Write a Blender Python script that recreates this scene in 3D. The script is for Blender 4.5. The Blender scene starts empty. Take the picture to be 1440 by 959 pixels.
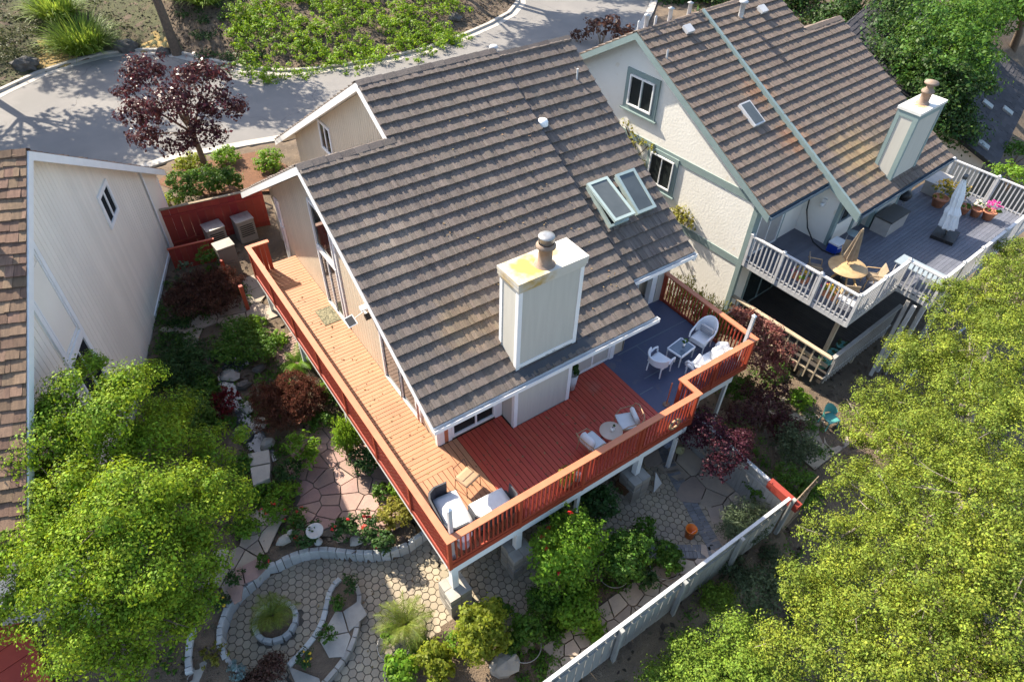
import bpy, math, random
import numpy as np
from mathutils import Vector, Matrix

rnd = random.Random(7)
scene = bpy.context.scene
COL = scene.collection
R = math.radians

# ------------------------------------------------------------------ camera
CAM = np.array([-3.528, -7.014, 14.788]); YAW, PIT, ROLL, FPX = -36.039, -43.786, 1.902, 947.199
def _basis():
    yw, pt, rl = R(YAW), R(PIT), R(ROLL)
    fw = np.array([math.sin(-yw)*math.cos(pt), math.cos(yw)*math.cos(pt), math.sin(pt)])
    rt = np.cross(fw, [0, 0, 1]); rt /= np.linalg.norm(rt); up = np.cross(rt, fw)
    return fw, math.cos(rl)*rt+math.sin(rl)*up, -math.sin(rl)*rt+math.cos(rl)*up
FW, RT, UP = _basis()
def W(u, v, z):
    "survey helper: the place at height z that the photograph shows at (u, v)"
    d = FW + RT*(u-720)/FPX - UP*(v-479.5)/FPX
    p = CAM + d*(z-CAM[2])/d[2]
    return Vector((float(p[0]), float(p[1]), float(z)))
cd = bpy.data.cameras.new('camera'); cam = bpy.data.objects.new('camera', cd); COL.objects.link(cam)
cam.matrix_world = Matrix(((RT[0], UP[0], -FW[0], CAM[0]), (RT[1], UP[1], -FW[1], CAM[1]), (RT[2], UP[2], -FW[2], CAM[2]), (0, 0, 0, 1)))
cd.sensor_fit = 'HORIZONTAL'; cd.sensor_width = 36; cd.lens = FPX/1440*36; cd.clip_end = 2000; cd.clip_start = .1
scene.camera = cam

# ------------------------------------------------------------------ materials
MATS = {}
def _ramp(nt, fac, stops):
    n = nt.nodes.new('ShaderNodeValToRGB')
    e = n.color_ramp.elements
    while len(e) < len(stops): e.new(.5)
    for q, (p, c) in zip(e, stops): q.position = p; q.color = (*c, 1)
    nt.links.new(fac, n.inputs[0]); return n.outputs[0]
def mat(name, c1, c2=None, scale=3, rough=.7, bump=0, bscale=60, island=0, spec=.4, metal=0, stretch=(1, 1, 1), contrast=.5, transl=None, spots=None, bdist=.02, stains=()):
    if name in MATS: return MATS[name]
    m = bpy.data.materials.new(name); m.use_nodes = True; nt = m.node_tree; L = nt.links
    b = nt.nodes['Principled BSDF']
    b.inputs['Roughness'].default_value = rough; b.inputs['Metallic'].default_value = metal
    b.inputs['Specular IOR Level'].default_value = spec
    tc = nt.nodes.new('ShaderNodeTexCoord'); mp = nt.nodes.new('ShaderNodeMapping'); mp.inputs['Scale'].default_value = stretch
    L.new(tc.outputs['Object'], mp.inputs['Vector'])
    c2 = c2 or tuple(min(1, x*.8) for x in c1)
    nz = nt.nodes.new('ShaderNodeTexNoise'); nz.inputs['Scale'].default_value = scale; nz.inputs['Detail'].default_value = 6; nz.inputs['Roughness'].default_value = .6
    L.new(mp.outputs[0], nz.inputs['Vector'])
    col = _ramp(nt, nz.outputs['Fac'], [(.5-contrast*.4, c2), (.5+contrast*.4, c1)])
    if spots:
        sc, sr, thr = spots
        n2 = nt.nodes.new('ShaderNodeTexNoise'); n2.inputs['Scale'].default_value = sc; n2.inputs['Detail'].default_value = 4
        L.new(tc.outputs['Object'], n2.inputs['Vector'])
        f = _ramp(nt, n2.outputs['Fac'], [(thr, (0, 0, 0)), (thr+.08, (1, 1, 1))])
        mx = nt.nodes.new('ShaderNodeMixRGB'); L.new(f, mx.inputs[0]); L.new(col, mx.inputs[1]); mx.inputs[2].default_value = (*sr, 1); col = mx.outputs[0]
    for (cx, cy, cz, rad, sc_, amt) in stains:      # a mark with a place of its own, ragged by noise
        vm = nt.nodes.new('ShaderNodeVectorMath'); vm.operation = 'DISTANCE'; vm.inputs[1].default_value = (cx, cy, cz); L.new(tc.outputs['Object'], vm.inputs[0])
        n4 = nt.nodes.new('ShaderNodeTexNoise'); n4.inputs['Scale'].default_value = 3.5/rad; n4.inputs['Detail'].default_value = 5; L.new(tc.outputs['Object'], n4.inputs['Vector'])
        ma = nt.nodes.new('ShaderNodeMath'); ma.operation = 'MULTIPLY_ADD'; L.new(n4.outputs['Fac'], ma.inputs[0]); ma.inputs[1].default_value = -1.5*rad; L.new(vm.outputs['Value'], ma.inputs[2])
        mr0 = nt.nodes.new('ShaderNodeMapRange'); mr0.inputs[1].default_value = -.45*rad; mr0.inputs[2].default_value = .25*rad; mr0.inputs[3].default_value = amt; mr0.inputs[4].default_value = 0; L.new(ma.outputs[0], mr0.inputs[0])
        mx = nt.nodes.new('ShaderNodeMixRGB'); L.new(mr0.outputs[0], mx.inputs[0]); L.new(col, mx.inputs[1]); mx.inputs[2].default_value = (*sc_, 1); col = mx.outputs[0]
    if island:
        g = nt.nodes.new('ShaderNodeNewGeometry'); h = nt.nodes.new('ShaderNodeHueSaturation')
        mr = nt.nodes.new('ShaderNodeMapRange'); mr.inputs[3].default_value = 1-island; mr.inputs[4].default_value = 1+island
        L.new(g.outputs['Random Per Island'], mr.inputs[0]); L.new(mr.outputs[0], h.inputs['Value']); L.new(col, h.inputs['Color'])
        mh = nt.nodes.new('ShaderNodeMath'); mh.operation = 'MULTIPLY'; mh.inputs[1].default_value = 37.7
        L.new(g.outputs['Random Per Island'], mh.inputs[0])
        fr = nt.nodes.new('ShaderNodeMath'); fr.operation = 'FRACT'; L.new(mh.outputs[0], fr.inputs[0])
        mr2 = nt.nodes.new('ShaderNodeMapRange'); mr2.inputs[3].default_value = .5-.045*island; mr2.inputs[4].default_value = .5+.045*island
        L.new(fr.outputs[0], mr2.inputs[0]); L.new(mr2.outputs[0], h.inputs['Hue'])
        col = h.outputs[0]
    L.new(col, b.inputs['Base Color'])
    if bump:
        n3 = nt.nodes.new('ShaderNodeTexNoise'); n3.inputs['Scale'].default_value = bscale; n3.inputs['Detail'].default_value = 4
        L.new(mp.outputs[0], n3.inputs['Vector'])
        bp = nt.nodes.new('ShaderNodeBump'); bp.inputs['Strength'].default_value = bump; bp.inputs['Distance'].default_value = bdist
        L.new(n3.outputs['Fac'], bp.inputs['Height']); L.new(bp.outputs[0], b.inputs['Normal'])
    if transl:
        out = nt.nodes['Material Output']; t = nt.nodes.new('ShaderNodeBsdfTranslucent'); ms = nt.nodes.new('ShaderNodeMixShader'); ms.inputs[0].default_value = transl
        hs = nt.nodes.new('ShaderNodeHueSaturation'); hs.inputs['Value'].default_value = 1.9; hs.inputs['Hue'].default_value = .485; L.new(col, hs.inputs['Color'])
        L.new(hs.outputs[0], t.inputs[0]); L.new(b.outputs[0], ms.inputs[1]); L.new(t.outputs[0], ms.inputs[2]); L.new(ms.outputs[0], out.inputs[0])
    MATS[name] = m; return m
def leafmat(name, c, var=.35, transl=.3, rough=.55, c2=None):
    return mat(name, c, c2 or tuple(x*.7 for x in c), scale=1.3 if c2 else .9, rough=rough, island=var, transl=transl, spec=.2)

M_roof = mat('shake_tile', (.163, .130, .109), (.125, .103, .09), scale=2.2, rough=.85, island=.16, bump=.7, bscale=22, stretch=(5, 1, 1), spec=.25, bdist=.02, stains=[(3.0, 3.9, 3.05, 1.1, (.27, .185, .10), .4), (6.6, 6.2, 4.4, 1.2, (.13, .105, .09), .5), (2.2, 6.5, 4.5, 1.3, (.25, .20, .16), .5)])
M_roof2 = mat('shake_tile_pale', (.185, .139, .111), (.14, .11, .09), scale=1.5, rough=.85, island=.16, bump=.7, bscale=22, stretch=(5, 1, 1), spec=.25, bdist=.02, stains=[(5.2, 3.9, 2.75, 1.5, (.34, .235, .11), .5), (2.95, 5.5, 3.5, .9, (.27, .13, .06), .6), (2.95, 7.5, 4.6, .9, (.27, .13, .06), .5)])
M_wood_shake = mat('weathered_wood_shake', (.215, .138, .092), (.13, .085, .06), scale=4, rough=.9, island=.30, bump=.6, bscale=30, stretch=(6, 1, 1), spec=.2)
M_darkroof = mat('charcoal_shingle', (.055, .05, .055), (.035, .033, .038), scale=2, rough=.9, island=.25)
M_felt = mat('roof_flashing_and_shade', (.05, .05, .055), rough=.5)
M_beige = mat('beige_siding', (.60, .50, .37), (.55, .455, .335), scale=1.2, rough=.75, island=.03)
M_greige = mat('greige_panel', (.50, .475, .415), (.455, .43, .375), scale=2.5, rough=.8, stretch=(4, 4, .35))
M_grey_siding = mat('warm_grey_siding', (.82, .745, .635), (.765, .695, .59), scale=.8, rough=.8, island=.035)
M_white = mat('white_paint', (.80, .79, .77), (.74, .73, .71), scale=3, rough=.5)
M_white2 = mat('weathered_white_paint', (.54, .53, .52), (.44, .43, .43), scale=5, rough=.7)
M_deck_w = mat('bleached_and_sunlit_redwood_boards', (.41, .195, .098), (.35, .155, .075), scale=1.5, rough=.5, island=.05, stretch=(1, 1, 1), spec=.5)
M_deck = mat('red_stained_boards', (.46, .066, .036), (.39, .054, .031), scale=1.6, rough=.5, island=.05, spec=.5, spots=(1.3, (.40, .085, .055), .62))
M_red = mat('red_stained_rail', (.345, .052, .027), (.29, .043, .022), scale=2.5, rough=.55, island=.08)
M_cap = mat('redwood_rail_cap', (.49, .175, .085), (.42, .135, .065), scale=2.5, rough=.5, stretch=(1, 1, 1))
M_redfence = mat('dark_red_fence', (.30, .035, .025), (.22, .025, .02), scale=1.5, rough=.7, island=.12)
M_blue = mat('blue_grey_membrane', (.075, .09, .15), (.06, .072, .125), scale=1.3, rough=.5, spec=.4, spots=(2.2, (.10, .105, .135), .62))
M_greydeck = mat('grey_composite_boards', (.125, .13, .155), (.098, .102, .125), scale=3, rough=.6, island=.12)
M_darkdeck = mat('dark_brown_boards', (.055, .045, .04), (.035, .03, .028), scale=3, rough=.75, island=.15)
M_stucco = mat('cream_stucco', (.80, .76, .69), (.75, .71, .635), scale=1.3, rough=.9, bump=.28, bscale=11, spots=(2.4, (.72, .65, .54), .66), bdist=.03)
M_sage = mat('sage_grey_trim', (.235, .30, .285), (.20, .26, .25), scale=3, rough=.6)
M_slate = mat('slate_blue_trim', (.14, .18, .215), (.12, .155, .185), scale=3, rough=.6)
M_glass = mat('window_glass', (.012, .016, .016), (.025, .03, .03), scale=2, rough=.06, spec=.22)
M_darkpane = mat('dark_window_pane', (.018, .02, .022), (.03, .032, .034), rough=.4, spec=0)
M_skyglass = mat('skylight_glass', (.075, .085, .085), (.10, .11, .11), scale=2, rough=.2, spec=.5)
M_skyframe = mat('pale_green_metal', (.37, .44, .41), (.32, .385, .36), scale=4, rough=.45)
M_black = mat('black_metal', (.015, .015, .016), rough=.5)
M_dark = mat('dark_interior', (.02, .022, .02), rough=.8)
M_steel = mat('galvanised_steel', (.42, .41, .39), (.32, .30, .28), scale=9, rough=.4, metal=.7)
M_rust = mat('rusty_flue', (.27, .205, .16), (.20, .135, .095), scale=6, rough=.75, metal=.1)
M_capstain = mat('stained_white_metal', (.56, .53, .47), (.50, .47, .41), scale=5, rough=.5, stains=[(4.05, 2.9, 5.165, .80, (.40, .255, .055), .95), (4.95, 3.1, 5.165, .25, (.45, .30, .10), .8)])
M_capstain2 = mat('rust_marked_metal', (.70, .68, .63), (.62, .60, .55), scale=5, rough=.5, stains=[(6.5, 3.0, 4.8, .4, (.45, .22, .07), .9)])
M_asphalt = mat('weathered_asphalt', (.205, .19, .176), (.162, .152, .144), scale=.5, rough=.95, bump=.25, bscale=140, spots=(.35, (.17, .16, .15), .55), bdist=.01)
M_conc = mat('kerb_concrete', (.44, .40, .35), (.34, .31, .27), scale=2, rough=.9)
M_soil = mat('brown_soil', (.17, .122, .08), (.095, .07, .05), scale=1.4, rough=1, bump=.9, bscale=26, spots=(7, (.17, .125, .085), .60), bdist=.05)
M_mulch = mat('rust_mulch', (.20, .095, .05), (.12, .06, .035), scale=9, rough=1, bump=.8, bscale=60, bdist=.03)
M_straw = mat('dry_straw', (.42, .29, .10), (.28, .19, .08), scale=5, rough=1, bump=.8, bscale=60, bdist=.03)
M_duff = mat('leaf_litter', (.12, .085, .06), (.07, .055, .035), scale=8, rough=1, island=.6)
M_hex = mat('hex_paver', (.36, .295, .205), (.285, .24, .18), scale=1.2, rough=.85, island=.13, bump=.3, bscale=50)
M_grout = mat('paver_joint', (.115, .10, .078), (.08, .07, .055), scale=8, rough=1)
M_brickedge = mat('grey_edge_brick', (.20, .20, .20), (.15, .15, .155), scale=5, rough=.9, island=.15)
M_flag = mat('flagstone_rose', (.36, .225, .18), (.26, .175, .15), scale=2.5, rough=.85, island=.2, bump=.4, bscale=18)
M_flag2 = mat('flagstone_buff', (.40, .32, .24), (.30, .245, .20), scale=2.5, rough=.85, island=.22, bump=.4, bscale=18)
M_slab = mat('pale_stone_slab', (.37, .335, .285), (.27, .245, .215), scale=3, rough=.8, bump=.4, bscale=15, island=.15)
M_wallstone = mat('pale_block', (.46, .455, .43), (.35, .355, .34), scale=5, rough=.85, island=.16, bump=.5, bscale=25, spots=(5, (.30, .31, .25), .62))
M_rockm = mat('grey_boulder', (.13, .12, .105), (.065, .06, .055), scale=4, rough=.95, bump=.8, bscale=10, bdist=.05)
M_greyfence = mat('pale_grey_fence_wood', (.31, .305, .285), (.24, .235, .22), scale=3, rough=.85, island=.1, stretch=(3, 3, .6))
M_brownfence = mat('weathered_cedar', (.30, .22, .15), (.2, .15, .105), scale=3, rough=.9, island=.15, stretch=(3, 3, .6))
M_tanwood = mat('tan_weathered_wood', (.46, .37, .26), (.35, .28, .2), scale=4, rough=.8)
M_wicker = mat('white_wicker', (.78, .80, .82), (.66, .68, .71), scale=40, rough=.6, bump=.4, bscale=80)
M_cush = mat('white_cushion', (.64, .64, .64), (.56, .56, .57), scale=5, rough=.9, bump=.2, bscale=20)
M_charcoal = mat('charcoal_rattan', (.05, .052, .06), (.03, .03, .035), scale=30, rough=.6, bump=.4, bscale=90)
M_cane = mat('natural_cane', (.38, .24, .135), (.31, .19, .105), scale=30, rough=.6)
M_tabletop = mat('pale_stone_tabletop', (.56, .44, .35), rough=.5)
M_stripe = mat('grey_blue_stripe', (.25, .29, .37), rough=.9)
M_terra = mat('terracotta', (.46, .20, .11), (.38, .15, .085), scale=5, rough=.85)
M_orange = mat('orange_plastic', (.75, .19, .015), (.70, .17, .012), rough=.4)
M_teal = mat('teal_plastic', (.10, .33, .30), (.085, .29, .265), rough=.4)
M_bluep = mat('blue_plastic', (.012, .05, .36), rough=.35)
M_teak = mat('honey_teak', (.50, .33, .17), (.34, .21, .10), scale=5, rough=.5, island=.1)
M_umbtan = mat('tan_canvas', (.33, .26, .18), (.19, .14, .095), scale=3, rough=.9)
M_umbwhite = mat('white_canvas', (.74, .74, .73), (.66, .66, .66), scale=4, rough=.9)
M_darkgrey = mat('dark_grey_lid', (.07, .065, .06), rough=.6)
M_boxgrey = mat('putty_grey_box', (.38, .36, .34), rough=.6)
M_acgrey = mat('grey_metal_cabinet', (.30, .27, .24), (.26, .235, .21), rough=.5)
M_taupe = mat('taupe_metal', (.155, .135, .115), (.14, .12, .10), rough=.55)
M_bark = mat('brown_bark', (.16, .115, .08), (.09, .065, .048), scale=8, rough=.95, bump=.8, bscale=25)
M_bark2 = mat('grey_bark', (.26, .22, .18), (.17, .145, .12), scale=8, rough=.95, bump=.8, bscale=25)
M_matm = mat('patterned_doormat', (.27, .24, .15), (.09, .085, .055), scale=26, rough=1, contrast=.15)
M_water = mat('pond_water', (.05, .06, .065), rough=.08, spec=.8)
M_petalred = mat('red_petal', (.62, .035, .025), (.5, .02, .02), rough=.6, island=.25, transl=.2)
M_petalyel = mat('yellow_petal', (.75, .52, .03), (.65, .42, .02), rough=.6, island=.2, transl=.2)
M_petalpink = mat('magenta_petal', (.62, .05, .28), (.5, .03, .2), rough=.6, island=.2, transl=.2)
M_petalwhite = mat('cream_petal', (.75, .68, .55), rough=.6, island=.15, transl=.2)
L_maple = leafmat('maple_leaf', (.215, .295, .015), .45, .24, .65, (.105, .19, .014))
L_mapleshade = leafmat('maple_leaf_shaded', (.08, .15, .022), .35, .26)  # maple green darkened: crown shade put into the leaf colour
L_oak = leafmat('oak_leaf', (.205, .245, .024), .50, .19, .65, (.085, .13, .018))
L_oakgreen = leafmat('young_oak_leaf', (.15, .23, .024), .40, .19, .65)
L_green = leafmat('mid_green_leaf', (.075, .16, .018), .38)
L_dark = leafmat('dark_green_leaf', (.042, .092, .02), .38, .2)
L_deep = leafmat('forest_leaf', (.04, .085, .016), .75, .25)
L_bright = leafmat('bright_green_leaf', (.14, .26, .02), .32, .36)
L_lime = leafmat('lime_leaf', (.20, .24, .02), .3, .4)
L_ivy = leafmat('ivy_leaf', (.165, .28, .014), .38, .34)
L_yellowgreen = leafmat('yellow_green_leaf', (.24, .23, .035), .32, .36)
L_plum = leafmat('plum_leaf', (.075, .022, .022), .5, .22, .38)
L_purple = leafmat('purple_maple_leaf', (.068, .016, .026), .4, .25)
L_crimson = leafmat('crimson_leaf', (.14, .012, .014), .4, .25)
L_rust = leafmat('rust_maple_leaf', (.135, .058, .034), .3, .25)
L_maroon = leafmat('maroon_leaf', (.095, .045, .03), .3, .2)
L_pinkred = leafmat('pinkish_red_leaf', (.22, .085, .065), .35, .3)
L_sage = leafmat('grey_green_leaf', (.085, .115, .055), .3, .2)
L_blue = leafmat('blue_grey_leaf', (.19, .27, .25), .3, .15)
L_grass = leafmat('grass_blade', (.19, .28, .035), .35, .35)
L_palm = leafmat('palm_leaf', (.16, .20, .03), .35, .3)

def cracks(m, scale=.22, width=.0035, c=(.07, .065, .06)):
    nt = m.node_tree; L = nt.links; b = nt.nodes['Principled BSDF']; src = b.inputs['Base Color'].links[0].from_socket
    tc = nt.nodes.new('ShaderNodeTexCoord'); n = nt.nodes.new('ShaderNodeTexNoise'); n.inputs['Scale'].default_value = .8; n.inputs['Detail'].default_value = 5; L.new(tc.outputs['Object'], n.inputs['Vector'])
    ad = nt.nodes.new('ShaderNodeMixRGB'); ad.blend_type = 'ADD'; ad.inputs[0].default_value = 1.6; L.new(tc.outputs['Object'], ad.inputs[1]); L.new(n.outputs['Color'], ad.inputs[2])
    v = nt.nodes.new('ShaderNodeTexVoronoi'); v.feature = 'DISTANCE_TO_EDGE'; v.inputs['Scale'].default_value = scale; L.new(ad.outputs[0], v.inputs['Vector'])
    f = _ramp(nt, v.outputs['Distance'], [(width*.4, (.75, .75, .75)), (width, (0, 0, 0))]); mx = nt.nodes.new('ShaderNodeMixRGB'); L.new(f, mx.inputs[0]); L.new(src, mx.inputs[1]); mx.inputs[2].default_value = (*c, 1); L.new(mx.outputs[0], b.inputs['Base Color'])
cracks(M_asphalt)
M_lawn = mat('shaded_dry_lawn', (.105, .105, .045), (.065, .065, .032), scale=3, rough=1, bump=.8, bscale=50, bdist=.04, spots=(1.2, (.12, .095, .055), .58))

# ------------------------------------------------------------------ mesh builder
class MB:
    def __init__(s): s.v = []; s.f = []; s.m = Matrix.Identity(4); s.sm = []; s.g = []
    def at(s, loc=(0, 0, 0), rz=0, rx=0, ry=0):
        s.m = Matrix.Translation(loc) @ Matrix.Rotation(rz, 4, 'Z') @ Matrix.Rotation(ry, 4, 'Y') @ Matrix.Rotation(rx, 4, 'X'); return s
    def add(s, vs, fs, smooth=False):
        o = len(s.v); s.g.append((o, len(s.f))); s.v += [tuple(s.m @ Vector(p)) for p in vs]; s.f += [tuple(i+o for i in f) for f in fs]; s.sm += [smooth]*len(fs); return s
    def box(s, x0, x1, y0, y1, z0, z1):
        return s.add([(x0, y0, z0), (x1, y0, z0), (x1, y1, z0), (x0, y1, z0), (x0, y0, z1), (x1, y0, z1), (x1, y1, z1), (x0, y1, z1)],
                     [(0, 3, 2, 1), (4, 5, 6, 7), (0, 1, 5, 4), (1, 2, 6, 5), (2, 3, 7, 6), (3, 0, 4, 7)])
    def quad(s, *p): return s.add(p, [tuple(range(len(p)))])
    def prism(s, poly, z0, z1):            # polygon in xy
        n = len(poly)
        return s.add([(x, y, z0) for x, y in poly]+[(x, y, z1) for x, y in poly],
                     [tuple(range(n))[::-1], tuple(range(n, 2*n))]+[(i, (i+1) % n, n+(i+1) % n, n+i) for i in range(n)])
    def slab(s, pts, d):                   # any planar polygon, extruded by vector d
        n = len(pts); d = Vector(d)
        return s.add([tuple(p) for p in pts]+[tuple(Vector(p)+d) for p in pts],
                     [tuple(range(n))[::-1], tuple(range(n, 2*n))]+[(i, (i+1) % n, n+(i+1) % n, n+i) for i in range(n)])
    def bar(s, a, b, w, h=None, up=(0, 0, 1)):
        h = h or w; a = Vector(a); b = Vector(b); d = (b-a).normalized(); u = Vector(up)
        if abs(d.dot(u)) > .98: u = Vector((1, 0, 0))
        x = d.cross(u).normalized()*w/2; y = d.cross(x).normalized()*h/2
        return s.add([tuple(q) for q in (a-x-y, a+x-y, a+x+y, a-x+y, b-x-y, b+x-y, b+x+y, b-x+y)],
                     [(0, 3, 2, 1), (4, 5, 6, 7), (0, 1, 5, 4), (1, 2, 6, 5), (2, 3, 7, 6), (3, 0, 4, 7)])
    def tube(s, pts, rs, n=8, cap=True):
        pts = [Vector(p) for p in pts]
        if not hasattr(rs, '__len__'): rs = [rs]*len(pts)
        vs = []; ref = Vector((.31, .17, 1)).normalized()
        for i, p in enumerate(pts):
            d = (pts[min(i+1, len(pts)-1)]-pts[max(i-1, 0)]).normalized()
            r0 = ref if abs(d.dot(ref)) < .95 else Vector((1, 0, 0))
            x = d.cross(r0).normalized(); y = d.cross(x)
            vs += [tuple(p+(x*math.cos(t)+y*math.sin(t))*rs[i]) for t in [2*math.pi*k/n for k in range(n)]]
        fs = [(i*n+k, i*n+(k+1) % n, (i+1)*n+(k+1) % n, (i+1)*n+k) for i in range(len(pts)-1) for k in range(n)]
        s.add(vs, fs, True)
        if cap: s.add(vs[:n], [tuple(range(n))]); s.add(vs[-n:], [tuple(range(n))])
        return s
    def lathe(s, prof, n=20, sm=True):
        vs = [(r*math.cos(2*math.pi*k/n), r*math.sin(2*math.pi*k/n), z) for r, z in prof for k in range(n)]
        fs = [(i*n+k, i*n+(k+1) % n, (i+1)*n+(k+1) % n, (i+1)*n+k) for i in range(len(prof)-1) for k in range(n)]
        return s.add(vs, fs, sm)
    def blob(s, c, r, seed=0, jag=.25, n=10):
        q = random.Random(seed); vs = []; m = n//2
        for i in range(m+1):
            t = math.pi*i/m
            for k in range(n):
                a = 2*math.pi*k/n; f = 1+q.uniform(-jag, jag)
                if i in (0, m): f = 1
                vs.append((c[0]+r[0]*f*math.sin(t)*math.cos(a), c[1]+r[1]*f*math.sin(t)*math.sin(a), c[2]+r[2]*f*math.cos(t)))
        return s.add(vs, [(i*n+k, (i+1)*n+k, (i+1)*n+(k+1) % n, i*n+(k+1) % n) for i in range(m) for k in range(n)])
    def cushion(s, x0, x1, y0, y1, z0, z1, b=.04):   # soft-edged box
        xs = [x0, x0+b, x1-b, x1]; ys = [y0, y0+b, y1-b, y1]; n = 4
        top = []; bot = []
        for j in range(4):
            for i in range(4):
                e = (i in (0, 3))+(j in (0, 3)); k = [0, .35, .6][e]
                top.append((xs[i], ys[j], z1-k*(z1-z0)*.6)); bot.append((xs[i], ys[j], z0+k*(z1-z0)*.4))
        fs = [(j*4+i, j*4+i+1, (j+1)*4+i+1, (j+1)*4+i) for j in range(3) for i in range(3)]
        fb = [tuple(16+q for q in f[::-1]) for f in fs]
        rim = [0, 1, 2, 3, 7, 11, 15, 14, 13, 12, 8, 4]
        side = [(16+rim[i], 16+rim[(i+1) % 12], rim[(i+1) % 12], rim[i]) for i in range(12)]
        return s.add(top+bot, fs+fb+side, True)
    def build(s, name, m, parent=None, loc=None, rz=0):
        me = bpy.data.meshes.new(name); me.from_pydata(s.v, [], s.f); me.update()
        me.polygons.foreach_set('use_smooth', s.sm)
        me.materials.append(m); o = bpy.data.objects.new(name, me); COL.objects.link(o)
        if parent: o.parent = parent
        if loc: o.location = loc
        if rz: o.rotation_euler.z = rz
        return o
def each(b, name, m, parent=None, loc=None):
    "one object per piece"
    G = b.g+[(len(b.v), len(b.f))]; out = []
    for (v0, f0), (v1, f1) in zip(G, G[1:]):
        c = MB(); c.v = b.v[v0:v1]; c.f = [tuple(i-v0 for i in f) for f in b.f[f0:f1]]; c.sm = b.sm[f0:f1]; out.append(c.build(name, m, parent, loc))
    return out
def tag(o, label=None, cat=None, group=None, kind=None):
    if label: o['label'] = label
    if cat: o['category'] = cat
    if group: o['group'] = group
    if kind: o['kind'] = kind
    return o
def thing(name, label, cat, loc=(0, 0, 0), rz=0, group=None):
    o = bpy.data.objects.new(name, None); COL.objects.link(o); o.location = loc; o.rotation_euler = (0, 0, rz)
    o.empty_display_size = .2
    return tag(o, label, cat, group)
def dup(root, loc, rz=None, label=None, scale=None, group=None):
    def cp(o, par):
        c = o.copy(); COL.objects.link(c)
        if par: c.parent = par
        for ch in [q for q in o.children]: cp(ch, c)
        return c
    c = cp(root, None); c.location = loc
    if rz is not None: c.rotation_euler.z = rz
    if scale: c.scale = (scale,)*3 if not hasattr(scale, '__len__') else scale
    if label: c['label'] = label
    if group: c['group'] = group
    return c
def struct(o, label=None): o['kind'] = 'structure'; return o

def npmesh(name, v, f, m, parent=None, loc=None):
    "v: (N,3) array, f: (F,k) index array"
    me = bpy.data.meshes.new(name); k = f.shape[1]
    me.vertices.add(len(v)); me.vertices.foreach_set('co', np.ascontiguousarray(v, dtype=np.float32).ravel())
    me.loops.add(f.size); me.loops.foreach_set('vertex_index', np.ascontiguousarray(f, dtype=np.int32).ravel())
    me.polygons.add(len(f)); me.polygons.foreach_set('loop_start', np.arange(0, f.size, k, dtype=np.int32))
    me.update(calc_edges=True); me.materials.append(m)
    o = bpy.data.objects.new(name, me); COL.objects.link(o)
    if parent: o.parent = parent
    if loc is not None: o.location = loc
    return o
def _n(a): return a/np.maximum(np.linalg.norm(a, axis=-1, keepdims=True), 1e-6)
def leafcloud(name, blobs, n, size, m, parent=None, seed=0, tuft=.3, per=26, upb=.55, aspect=.6, inner=.55, bottom=-.35, droop=0, loc=None, flat=1.0):
    "n leaf faces gathered in tufts over the shells of the given ellipsoids (cx,cy,cz,rx,ry,rz)"
    g = np.random.default_rng(seed); B = np.array(blobs, float)
    area = (B[:, 3]*B[:, 4]+B[:, 3]*B[:, 5]+B[:, 4]*B[:, 5]); pr = area/area.sum()
    nt_ = max(1, n//per); bi = g.choice(len(B), nt_, p=pr)
    d = g.normal(size=(nt_*4, 3)); d = _n(d); d = d[d[:, 2] > bottom]
    d = d[:nt_] if len(d) >= nt_ else d[g.integers(0, len(d), nt_)]
    rad = inner+(1-inner)*g.random((nt_, 1))**.45
    wob = 1+.16*g.normal(size=(nt_, 1))
    C = B[bi, :3]+d*B[bi, 3:6]*rad*wob
    li = np.repeat(np.arange(nt_), per); N = len(li)
    ts = tuft*(.55+.9*g.random((nt_, 1)))
    off = _n(g.normal(size=(N, 3)))*(g.random((N, 1))**.45)*.85; off[:, 2] *= .62*flat
    P = C[li]+off*ts[li]
    P[:, 2] -= droop*g.random(N)
    nn = _n(.30*d[li]+1.25*off+np.array([0, 0, upb])+.33*g.normal(size=(N, 3)))
    t = _n(np.cross(nn, g.normal(size=(N, 3)))); b = np.cross(nn, t)
    L = size*(.45+1.15*g.random((N, 1))**1.5)
    if droop: t = _n(t*.5+np.array([0, 0, -1.0])+.3*g.normal(size=(N, 3))); b = _n(np.cross(nn, t))
    w = L*aspect
    v = np.stack([P-t*L*.5, P+b*w*.5+nn*L*.12, P+t*L*.5, P-b*w*.5+nn*L*.12], 1).reshape(-1, 3)
    return npmesh(name, v, np.arange(N*4).reshape(N, 4), m, parent, loc)
def blades(name, base, n, length, width, m, parent=None, seed=0, spread=.25, lean=.8, seg=4, droop=1.0):
    "arching strap leaves from a clump base (local coordinates)"
    g = np.random.default_rng(seed); V = []; F = []
    for i in range(n):
        a = g.random()*2*math.pi; r = spread*g.random()**.5; p = np.array(base, float)+np.array([math.cos(a)*r, math.sin(a)*r, 0])
        a2 = a+g.normal()*.5; dirx = np.array([math.cos(a2), math.sin(a2), 0]); sd = np.array([-dirx[1], dirx[0], 0])
        L = length*(.6+.6*g.random()); el = math.pi/2-lean*g.random()*.9; o = len(V); st = L/seg
        for k in range(seg+1):
            w = width*(1-(k/seg)**2*.95)*.5
            V += [p-sd*w, p+sd*w]
            p = p+(dirx*math.cos(el)+np.array([0, 0, math.sin(el)]))*st; el -= droop*(.25+.5*g.random())*1.6/seg*(.5+k/seg)
        F += [(o+2*k, o+2*k+1, o+2*k+3, o+2*k+2) for k in range(seg)]
    return npmesh(name, np.array(V), np.array(F), m, parent)
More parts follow.
